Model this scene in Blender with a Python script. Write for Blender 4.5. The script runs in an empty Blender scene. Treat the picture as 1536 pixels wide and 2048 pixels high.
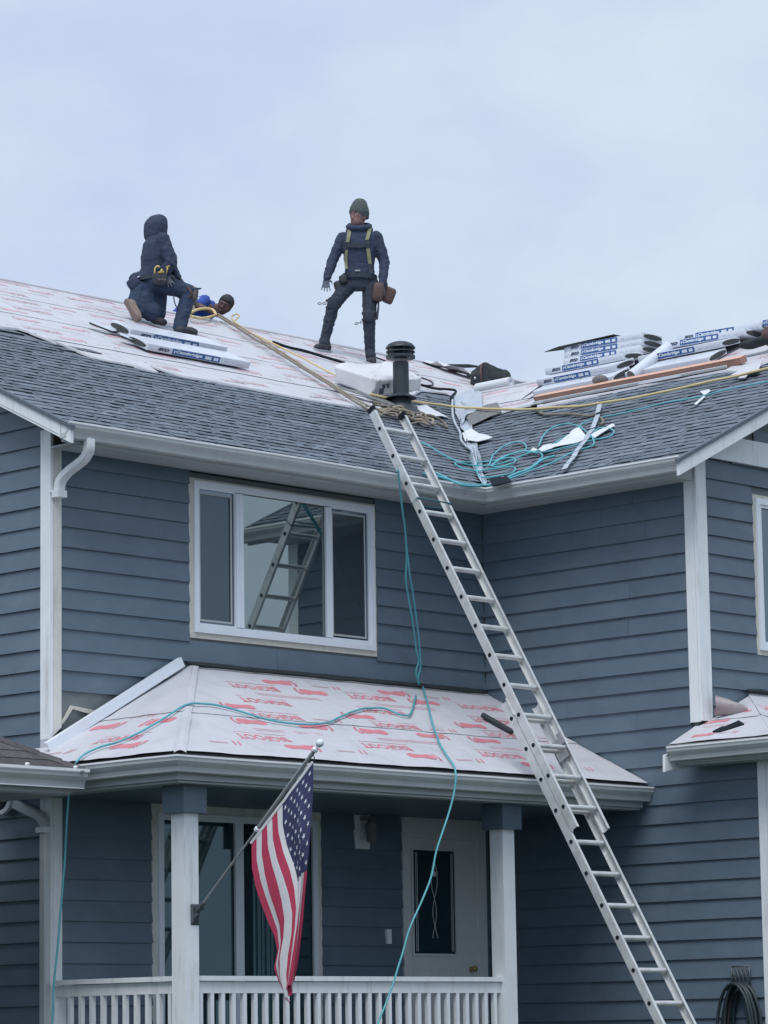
import bpy, bmesh, math, random
from math import sin, cos, pi, radians, sqrt, exp
from mathutils import Vector, Matrix, noise
random.seed(11)
S = bpy.context.scene
COL = S.collection
V = Vector

# ------------------------------------------------------------------ camera, sky, sun, exposure
cam_d = bpy.data.cameras.new('camera'); cam = bpy.data.objects.new('camera', cam_d); COL.objects.link(cam)
S.camera = cam
CR, CU, CF = V((0.694185, -0.719640, -0.015195)), V((-0.102888, -0.120181, 0.987406)), V((0.712350, 0.683930, 0.157471))
m = Matrix((CR, CU, -CF)).transposed().to_4x4()
m.translation = V((-18.35331, -21.59923, -3.71472))
cam.matrix_world = m
cam_d.sensor_fit = 'HORIZONTAL'; cam_d.sensor_width = 36.0; cam_d.lens = 36.0 * 6630.37 / 1536.0
cam_d.clip_start = 0.5; cam_d.clip_end = 4000

W = bpy.data.worlds.new('World'); S.world = W; W.use_nodes = True
nt = W.node_tree; nt.nodes.clear()
def wn(t, **k):
    n = nt.nodes.new(t)
    for a, b in k.items(): setattr(n, a, b)
    return n
w_out = wn('ShaderNodeOutputWorld'); w_bg = wn('ShaderNodeBackground'); w_bg.inputs['Strength'].default_value = 0.0665
w_sky = wn('ShaderNodeTexSky'); w_sky.sky_type = 'NISHITA'; w_sky.sun_disc = False
SUN_EL, SUN_AZ = radians(60), radians(238)          # azimuth measured clockwise from +Y
w_sky.sun_elevation = SUN_EL; w_sky.sun_rotation = SUN_AZ
w_tc = wn('ShaderNodeTexCoord'); w_n1 = wn('ShaderNodeTexNoise'); w_n2 = wn('ShaderNodeTexNoise')
w_map = wn('ShaderNodeMapping'); w_map.inputs['Scale'].default_value = (1, 1, 1.6)
w_n1.inputs['Scale'].default_value = 9.0; w_n1.inputs['Detail'].default_value = 5; w_n1.inputs['Roughness'].default_value = .55
w_n2.inputs['Scale'].default_value = 26.0; w_n2.inputs['Detail'].default_value = 4
w_add = wn('ShaderNodeMath', operation='MULTIPLY_ADD'); w_add.inputs[1].default_value = .35
w_ramp = wn('ShaderNodeValToRGB')
w_ramp.color_ramp.elements[0].position = .50; w_ramp.color_ramp.elements[0].color = (.545, .640, .855, 1)
w_ramp.color_ramp.elements[1].position = .90; w_ramp.color_ramp.elements[1].color = (.655, .765, .885, 1)
w_sc = wn('ShaderNodeVectorMath', operation='SCALE'); w_sc.inputs['Scale'].default_value = 10.3
w_mix = wn('ShaderNodeMix', data_type='RGBA'); w_mix.inputs['Factor'].default_value = .95
L = nt.links.new
L(w_tc.outputs['Generated'], w_map.inputs['Vector'])
L(w_map.outputs['Vector'], w_n1.inputs['Vector']); L(w_map.outputs['Vector'], w_n2.inputs['Vector'])
L(w_n2.outputs['Fac'], w_add.inputs[0]); L(w_n1.outputs['Fac'], w_add.inputs[2])
L(w_add.outputs[0], w_ramp.inputs['Fac']); L(w_ramp.outputs['Color'], w_sc.inputs[0])
L(w_sky.outputs['Color'], w_mix.inputs['A']); L(w_sc.outputs['Vector'], w_mix.inputs['B'])
L(w_mix.outputs['Result'], w_bg.inputs['Color']); L(w_bg.outputs['Background'], w_out.inputs['Surface'])

sun_d = bpy.data.lights.new('sun', 'SUN'); sun = bpy.data.objects.new('sun', sun_d); COL.objects.link(sun)
sun_d.energy = 1.5; sun_d.angle = radians(35); sun_d.color = (1.0, .975, .95)
to_sun = V((sin(SUN_AZ) * cos(SUN_EL), cos(SUN_AZ) * cos(SUN_EL), sin(SUN_EL)))
sun.rotation_euler = to_sun.to_track_quat('Z', 'Y').to_euler(); sun.location = (-10, -10, 30)

S.view_settings.view_transform = 'Standard'; S.view_settings.look = 'None'
S.view_settings.exposure = 0.6; S.view_settings.gamma = 1.0; S.view_settings.use_curve_mapping = False
S.render.engine = 'CYCLES'; S.cycles.max_bounces = 8; S.cycles.use_denoising = True

# ------------------------------------------------------------------ helpers
class MB:
    def __init__(s): s.v = []; s.f = []; s.m = []
    def add(s, vs, fs, mi=0):
        o = len(s.v); s.v += [tuple(v) for v in vs]; s.f += [tuple(i + o for i in f) for f in fs]; s.m += [mi] * len(fs); return s
    def hexa(s, p, mi=0):
        return s.add(p, [(0, 3, 2, 1), (4, 5, 6, 7), (0, 1, 5, 4), (1, 2, 6, 5), (2, 3, 7, 6), (3, 0, 4, 7)], mi)
    def box(s, x0, x1, y0, y1, z0, z1, mi=0):
        return s.hexa([(x0, y0, z0), (x1, y0, z0), (x1, y1, z0), (x0, y1, z0), (x0, y0, z1), (x1, y0, z1), (x1, y1, z1), (x0, y1, z1)], mi)
    def prism(s, poly, vec, mi=0):
        n = len(poly); vec = V(vec); a = [V(p) for p in poly]; b = [p + vec for p in a]
        return s.add(a + b, [tuple(range(n - 1, -1, -1)), tuple(range(n, 2 * n))] + [(i, (i + 1) % n, n + (i + 1) % n, n + i) for i in range(n)], mi)
    def tube(s, pts, r, n=8, mi=0, closed=False):
        pts = [V(p) for p in pts]; k = len(pts); rs = r if isinstance(r, (list, tuple)) else [r] * k
        up = V((.13, .21, 1)).normalized(); rings = []; prev = None
        for i, p in enumerate(pts):
            a = pts[i - 1] if (i > 0 or closed) else p; b = pts[(i + 1) % k] if (i < k - 1 or closed) else p
            d = (b - a)
            d = d.normalized() if d.length > 1e-9 else V((0, 0, 1))
            x = (prev - d * prev.dot(d)) if prev is not None else d.cross(up)
            if x.length < 1e-6: x = d.cross(V((1, 0, 0)))
            x.normalize(); prev = x; y = d.cross(x)
            rings.append([p + (x * cos(2 * pi * j / n) + y * sin(2 * pi * j / n)) * rs[i] for j in range(n)])
        vs = [q for R in rings for q in R]; fs = []
        for i in range(k if closed else k - 1):
            i2 = (i + 1) % k
            fs += [(i * n + j, i * n + (j + 1) % n, i2 * n + (j + 1) % n, i2 * n + j) for j in range(n)]
        if not closed: fs += [tuple(range(n - 1, -1, -1)), tuple((k - 1) * n + j for j in range(n))]
        return s.add(vs, fs, mi)
    def lathe(s, base, prof, n=24, axis=(0, 0, 1), mi=0):
        ax = V(axis).normalized(); x = ax.cross(V((.3, 1, .1))).normalized(); y = ax.cross(x); base = V(base)
        vs = [base + ax * h + (x * cos(2 * pi * j / n) + y * sin(2 * pi * j / n)) * r for r, h in prof for j in range(n)]
        k = len(prof); fs = [(i * n + j, i * n + (j + 1) % n, (i + 1) * n + (j + 1) % n, (i + 1) * n + j) for i in range(k - 1) for j in range(n)]
        fs += [tuple(range(n - 1, -1, -1)), tuple((k - 1) * n + j for j in range(n))]
        return s.add(vs, fs, mi)
    def mesh(s, name, mats, smooth=False, recalc=True):
        me = bpy.data.meshes.new(name); me.from_pydata(s.v, [], s.f)
        for mt in (mats if isinstance(mats, (list, tuple)) else [mats]): me.materials.append(mt)
        me.polygons.foreach_set('material_index', s.m)
        if recalc:
            bm = bmesh.new(); bm.from_mesh(me); bmesh.ops.recalc_face_normals(bm, faces=bm.faces); bm.to_mesh(me); bm.free()
        if smooth is True:
            me.polygons.foreach_set('use_smooth', [True] * len(me.polygons))
        elif smooth:
            me.polygons.foreach_set('use_smooth', [True] * len(me.polygons)); me.set_sharp_from_angle(angle=radians(smooth))
        me.update(); return me
    def build(s, name, mats, parent=None, smooth=False, recalc=True, **props):
        return link(name, s.mesh(name, mats, smooth, recalc), parent, **props)

def link(name, me, parent=None, **props):
    o = bpy.data.objects.new(name, me); COL.objects.link(o)
    if parent is not None:
        o.parent = parent
        if parent.type == 'EMPTY': o.matrix_parent_inverse = Matrix.Translation(-parent.location)
    for k, v in props.items(): o[k] = v
    return o
def thing(name, label, cat, loc, group=None):
    o = bpy.data.objects.new(name, None); COL.objects.link(o); o.location = loc; o.empty_display_size = .1
    o['label'] = label; o['category'] = cat
    if group: o['group'] = group
    return o

def mat(name, col, rough=.6, metal=0., var=.12, scale=6., bump=0., bscale=40., spec=.5, stretch=(1, 1, 1), rnd=0., dirt=None):
    m = bpy.data.materials.new(name); m.use_nodes = True; t = m.node_tree; b = t.nodes['Principled BSDF']
    b.inputs['Roughness'].default_value = rough; b.inputs['Metallic'].default_value = metal
    b.inputs['Specular IOR Level'].default_value = spec
    tc = t.nodes.new('ShaderNodeTexCoord'); mp = t.nodes.new('ShaderNodeMapping'); mp.inputs['Scale'].default_value = stretch
    t.links.new(tc.outputs['Object'], mp.inputs['Vector'])
    n = t.nodes.new('ShaderNodeTexNoise'); n.inputs['Scale'].default_value = scale; n.inputs['Detail'].default_value = 6; n.inputs['Roughness'].default_value = .62
    t.links.new(mp.outputs['Vector'], n.inputs['Vector'])
    mr = t.nodes.new('ShaderNodeMapRange'); mr.inputs['From Min'].default_value = .25; mr.inputs['From Max'].default_value = .75
    mr.inputs['To Min'].default_value = 1 - var; mr.inputs['To Max'].default_value = 1 + var
    t.links.new(n.outputs['Fac'], mr.inputs['Value'])
    val = mr.outputs['Result']
    if rnd:
        oi = t.nodes.new('ShaderNodeObjectInfo'); r2 = t.nodes.new('ShaderNodeMapRange')
        r2.inputs['To Min'].default_value = 1 - rnd; r2.inputs['To Max'].default_value = 1 + rnd
        t.links.new(oi.outputs['Random'], r2.inputs['Value'])
        mu = t.nodes.new('ShaderNodeMath'); mu.operation = 'MULTIPLY'
        t.links.new(val, mu.inputs[0]); t.links.new(r2.outputs['Result'], mu.inputs[1]); val = mu.outputs[0]
    sc = t.nodes.new('ShaderNodeVectorMath'); sc.operation = 'SCALE'; sc.inputs[0].default_value = col
    t.links.new(val, sc.inputs['Scale']); outc = sc.outputs['Vector']
    if dirt:
        dcol, dscale, lo, hi, dst = dirt
        m2 = t.nodes.new('ShaderNodeMapping'); m2.inputs['Scale'].default_value = dst; t.links.new(tc.outputs['Object'], m2.inputs['Vector'])
        dn = t.nodes.new('ShaderNodeTexNoise'); dn.inputs['Scale'].default_value = dscale; dn.inputs['Detail'].default_value = 7; dn.inputs['Roughness'].default_value = .7
        t.links.new(m2.outputs['Vector'], dn.inputs['Vector'])
        dr = t.nodes.new('ShaderNodeMapRange'); dr.inputs['From Min'].default_value = lo; dr.inputs['From Max'].default_value = hi
        t.links.new(dn.outputs['Fac'], dr.inputs['Value'])
        mx = t.nodes.new('ShaderNodeMix'); mx.data_type = 'RGBA'; mx.inputs['B'].default_value = (*dcol, 1)
        t.links.new(dr.outputs['Result'], mx.inputs['Factor']); t.links.new(outc, mx.inputs['A']); outc = mx.outputs['Result']
    t.links.new(outc, b.inputs['Base Color'])
    if bump:
        bn = t.nodes.new('ShaderNodeTexNoise'); bn.inputs['Scale'].default_value = bscale; bn.inputs['Detail'].default_value = 5
        t.links.new(mp.outputs['Vector'], bn.inputs['Vector'])
        bp = t.nodes.new('ShaderNodeBump'); bp.inputs['Strength'].default_value = bump; bp.inputs['Distance'].default_value = .02
        t.links.new(bn.outputs['Fac'], bp.inputs['Height']); t.links.new(bp.outputs['Normal'], b.inputs['Normal'])
    return m

def glass_mat(name, refl, tint, dark, rough=.02, bump=.0):
    m = bpy.data.materials.new(name); m.use_nodes = True; t = m.node_tree; t.nodes.remove(t.nodes['Principled BSDF'])
    o = t.nodes['Material Output']; g = t.nodes.new('ShaderNodeBsdfGlossy'); d = t.nodes.new('ShaderNodeBsdfDiffuse'); x = t.nodes.new('ShaderNodeMixShader')
    g.inputs['Color'].default_value = (*tint, 1); g.inputs['Roughness'].default_value = rough
    tc = t.nodes.new('ShaderNodeTexCoord'); n = t.nodes.new('ShaderNodeTexNoise'); n.inputs['Scale'].default_value = 1.3
    t.links.new(tc.outputs['Object'], n.inputs['Vector'])
    sc = t.nodes.new('ShaderNodeVectorMath'); sc.operation = 'SCALE'; sc.inputs[0].default_value = dark
    mr = t.nodes.new('ShaderNodeMapRange'); mr.inputs['To Min'].default_value = .4; mr.inputs['To Max'].default_value = 1.7
    t.links.new(n.outputs['Fac'], mr.inputs['Value']); t.links.new(mr.outputs['Result'], sc.inputs['Scale']); t.links.new(sc.outputs['Vector'], d.inputs['Color'])
    if bump:
        bp = t.nodes.new('ShaderNodeBump'); bp.inputs['Strength'].default_value = bump; bp.inputs['Distance'].default_value = .05
        t.links.new(n.outputs['Fac'], bp.inputs['Height']); t.links.new(bp.outputs['Normal'], g.inputs['Normal'])
    x.inputs['Fac'].default_value = refl
    t.links.new(d.outputs[0], x.inputs[1]); t.links.new(g.outputs[0], x.inputs[2]); t.links.new(x.outputs[0], o.inputs['Surface'])
    return m
def screen_mat(name, col, alpha):
    m = bpy.data.materials.new(name); m.use_nodes = True; t = m.node_tree; t.nodes.remove(t.nodes['Principled BSDF'])
    o = t.nodes['Material Output']; a = t.nodes.new('ShaderNodeBsdfTransparent'); d = t.nodes.new('ShaderNodeBsdfDiffuse'); x = t.nodes.new('ShaderNodeMixShader')
    d.inputs['Color'].default_value = (*col, 1); x.inputs['Fac'].default_value = alpha
    t.links.new(a.outputs[0], x.inputs[1]); t.links.new(d.outputs[0], x.inputs[2]); t.links.new(x.outputs[0], o.inputs['Surface'])
    return m

M = dict(
    siding=mat('siding_paint', (.108, .154, .202), .5, var=.10, scale=3.0, bump=.10, bscale=30, rnd=.05, dirt=((.138, .190, .232), 2.0, .50, .80, (1, 1, 2.2))),
    sheath=mat('weather_barrier', (.16, .185, .19), .7, var=.15, scale=9),
    trim=mat('white_trim', (.80, .84, .86), .5, var=.05, scale=5, dirt=((.46, .47, .44), 6, .54, .82, (2, 2, .22))),
    aged=mat('aged_trim', (.68, .69, .64), .6, var=.08, scale=5, dirt=((.40, .36, .30), 9, .5, .8, (1, 1, .2))),
    vinyl=mat('white_vinyl', (.74, .80, .86), .35, var=.03),
    cream=mat('bare_edge_wood', (.58, .57, .50), .65, var=.10, scale=14),
    gutter=mat('gutter_paint', (.50, .535, .54), .45, var=.08, scale=4, dirt=((.30, .31, .29), 5, .58, .90, (3.5, 3.5, .35))),
    lip=mat('gutter_lip', (.82, .85, .86), .35, var=.05),
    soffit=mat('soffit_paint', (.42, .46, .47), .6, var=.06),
    shingle=mat('worn_shingle', (.142, .173, .216), .9, var=.20, scale=26, bump=.28, bscale=160, rnd=.12),
    shingle2=mat('worn_shingle_dark', (.116, .143, .180), .9, var=.22, scale=26, bump=.28, bscale=160, rnd=.12),
    shingle3=mat('worn_shingle_light', (.166, .200, .246), .9, var=.22, scale=26, bump=.28, bscale=160, rnd=.12),
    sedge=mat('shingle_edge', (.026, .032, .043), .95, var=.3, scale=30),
    brownshingle=mat('brown_shingle', (.085, .080, .085), .9, var=.3, scale=30, bump=.5, bscale=160, rnd=.15),
    paper=mat('synthetic_underlayment', (.545, .552, .595), .5, var=.06, scale=4, bump=.16, bscale=14, dirt=((.44, .45, .49), 3.0, .52, .78, (1, 1, 1))),
    ink=mat('red_print', (.62, .215, .255), .55, var=.10, scale=20),
    inkfaint=mat('faded_red_print', (.60, .39, .43), .55, var=.10, scale=20),
    scrap=mat('white_scrap', (.66, .69, .72), .5, var=.08, scale=9),
    felt=mat('grey_felt', (.19, .195, .20), .95, var=.2, scale=18, spec=.2),
    flash=mat('valley_metal', (.50, .56, .62), .38, metal=.35, var=.15, scale=10),
    darkmetal=mat('black_vent_metal', (.026, .036, .046), .5, var=.2, scale=10),
    alum=mat('ladder_aluminium', (.66, .68, .68), .42, metal=.35, var=.10, scale=7, dirt=((.42, .42, .40), 9, .5, .8, (1, 1, 1))),
    black=mat('black_rubber', (.016, .020, .028), .9, var=.2, spec=.15),
    oldwrap=mat('dirty_wrap', (.34, .29, .30), .35, var=.25, scale=9, bump=.3, bscale=20),
    darkteal=mat('dark_teal_hose', (.030, .15, .19), .5, var=.1),
    teal=mat('teal_hose', (.10, .40, .46), .45, var=.08),
    ropetan=mat('tan_rope', (.30, .26, .19), .85, var=.25, scale=60),
    ropeyel=mat('yellow_rope', (.62, .50, .25), .8, var=.2, scale=60),
    ropebrown=mat('brown_rope', (.21, .185, .15), .85, var=.3, scale=60),
    wrap=mat('plastic_wrap', (.66, .66, .69), .28, var=.06, scale=6, bump=.35, bscale=16),
    bundle=mat('bundle_wrapper', (.62, .67, .74), .3, var=.06, scale=8, bump=.18, bscale=22),
    blue=mat('blue_label', (.035, .115, .31), .4, var=.08),
    navyprint=mat('dark_print', (.06, .075, .12), .5, var=.1),
    whiteprint=mat('white_print', (.68, .74, .80), .4, var=.04),
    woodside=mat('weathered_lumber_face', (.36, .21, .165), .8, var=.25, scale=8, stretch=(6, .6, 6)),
    wood=mat('fresh_lumber', (.66, .40, .30), .75, var=.18, scale=8, stretch=(6, .6, 6), bump=.1),
    bag=mat('dark_tarp', (.026, .034, .038), .9, var=.3, scale=9, bump=.5, bscale=14),
    navy=mat('navy_cotton', (.031, .044, .084), .9, var=.22, scale=13, bump=.25, bscale=35),
    denim=mat('dark_denim', (.022, .042, .084), .85, var=.25, scale=16, bump=.2, bscale=60),
    work=mat('dark_work_trousers', (.024, .034, .056), .85, var=.25, scale=16, bump=.2, bscale=60),
    beanie=mat('grey_knit', (.080, .100, .100), .95, var=.22, scale=30, bump=.5, bscale=120),
    skin=mat('skin', (.25, .140, .128), .55, var=.12, scale=20),
    skin2=mat('tanned_skin', (.105, .062, .060), .55, var=.12, scale=20),
    hair=mat('black_hair', (.018, .020, .022), .6, var=.3, scale=60, bump=.5, bscale=120),
    glove=mat('grey_glove', (.105, .125, .155), .8, var=.2, scale=30),
    leather=mat('brown_leather', (.088, .052, .046), .65, var=.25, scale=18, bump=.2),
    strap=mat('yellow_webbing', (.21, .225, .125), .7, var=.12, scale=30),
    harness=mat('black_webbing', (.022, .032, .050), .7, var=.2),
    sole=mat('tan_boot_sole', (.25, .19, .165), .8, var=.2, scale=20),
    boot=mat('dark_boot', (.028, .031, .042), .7, var=.2, scale=20),
    kneepad=mat('kneepad', (.105, .085, .085), .8, var=.25, scale=20),
    steel=mat('steel', (.45, .46, .47), .35, metal=.8, var=.1),
    royal=mat('royal_blue_cotton', (.030, .075, .34), .85, var=.2, scale=15),
    flagred=mat('flag_red', (.46, .042, .10), .8, var=.10, scale=14),
    flagwhite=mat('flag_white', (.66, .67, .68), .8, var=.06, scale=14),
    flagblue=mat('flag_blue', (.040, .042, .115), .8, var=.12, scale=14),
    polegrey=mat('flag_pole_grey', (.33, .35, .36), .4, metal=.3, var=.08),
    iron=mat('bracket_iron', (.10, .115, .13), .5, metal=.4, var=.2),
    garden=mat('garden_hose_rubber', (.018, .030, .034), .45, var=.2),
    hosebrown=mat('hose_brown', (.055, .045, .040), .5, var=.2),
    doorpaint=mat('door_paint', (.66, .68, .68), .5, var=.04),
    curtain=mat('window_curtain', (.10, .19, .20), .9, var=.15, stretch=(12, 12, .4)),
    concrete=mat('driveway_asphalt', (.055, .055, .058), .9, var=.2, scale=2, bump=.2),
    lawn=mat('lawn', (.035, .055, .028), .95, var=.4, scale=3),
    deckwood=mat('porch_deck', (.06, .058, .055), .8, var=.2),
    brass=mat('brass', (.42, .32, .12), .4, metal=.6, var=.1),
    toolyel=mat('tool_handle', (.55, .44, .14), .5, var=.2),
    glass=glass_mat('window_glass', .40, (.66, .76, .73), (.020, .032, .040), .015, .004),
    glass_dim=glass_mat('screened_glass', .26, (.55, .68, .78), (.035, .046, .054), .05, .03),
    glass_porch=glass_mat('porch_window_glass', .10, (.55, .78, .85), (.016, .034, .042), .03),
    screen=screen_mat('insect_screen', (.075, .090, .10), .32),
)

class Plane:
    '''a sloping roof plane: s runs along the eave (to the right), t up the slope, h out of it'''
    def __init__(s, o, sdir, tdir):
        s.o = V(o); s.s = V(sdir).normalized(); s.t = V(tdir).normalized(); s.n = s.s.cross(s.t).normalized()
        if s.n.z < 0: s.n = -s.n
    def p(s, a, b, h=0.): return s.o + s.s * a + s.t * b + s.n * h
    def st(s, q): d = V(q) - s.o; return d.dot(s.s), d.dot(s.t)
    def h(s, q): return (V(q) - s.o).dot(s.n)

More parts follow.
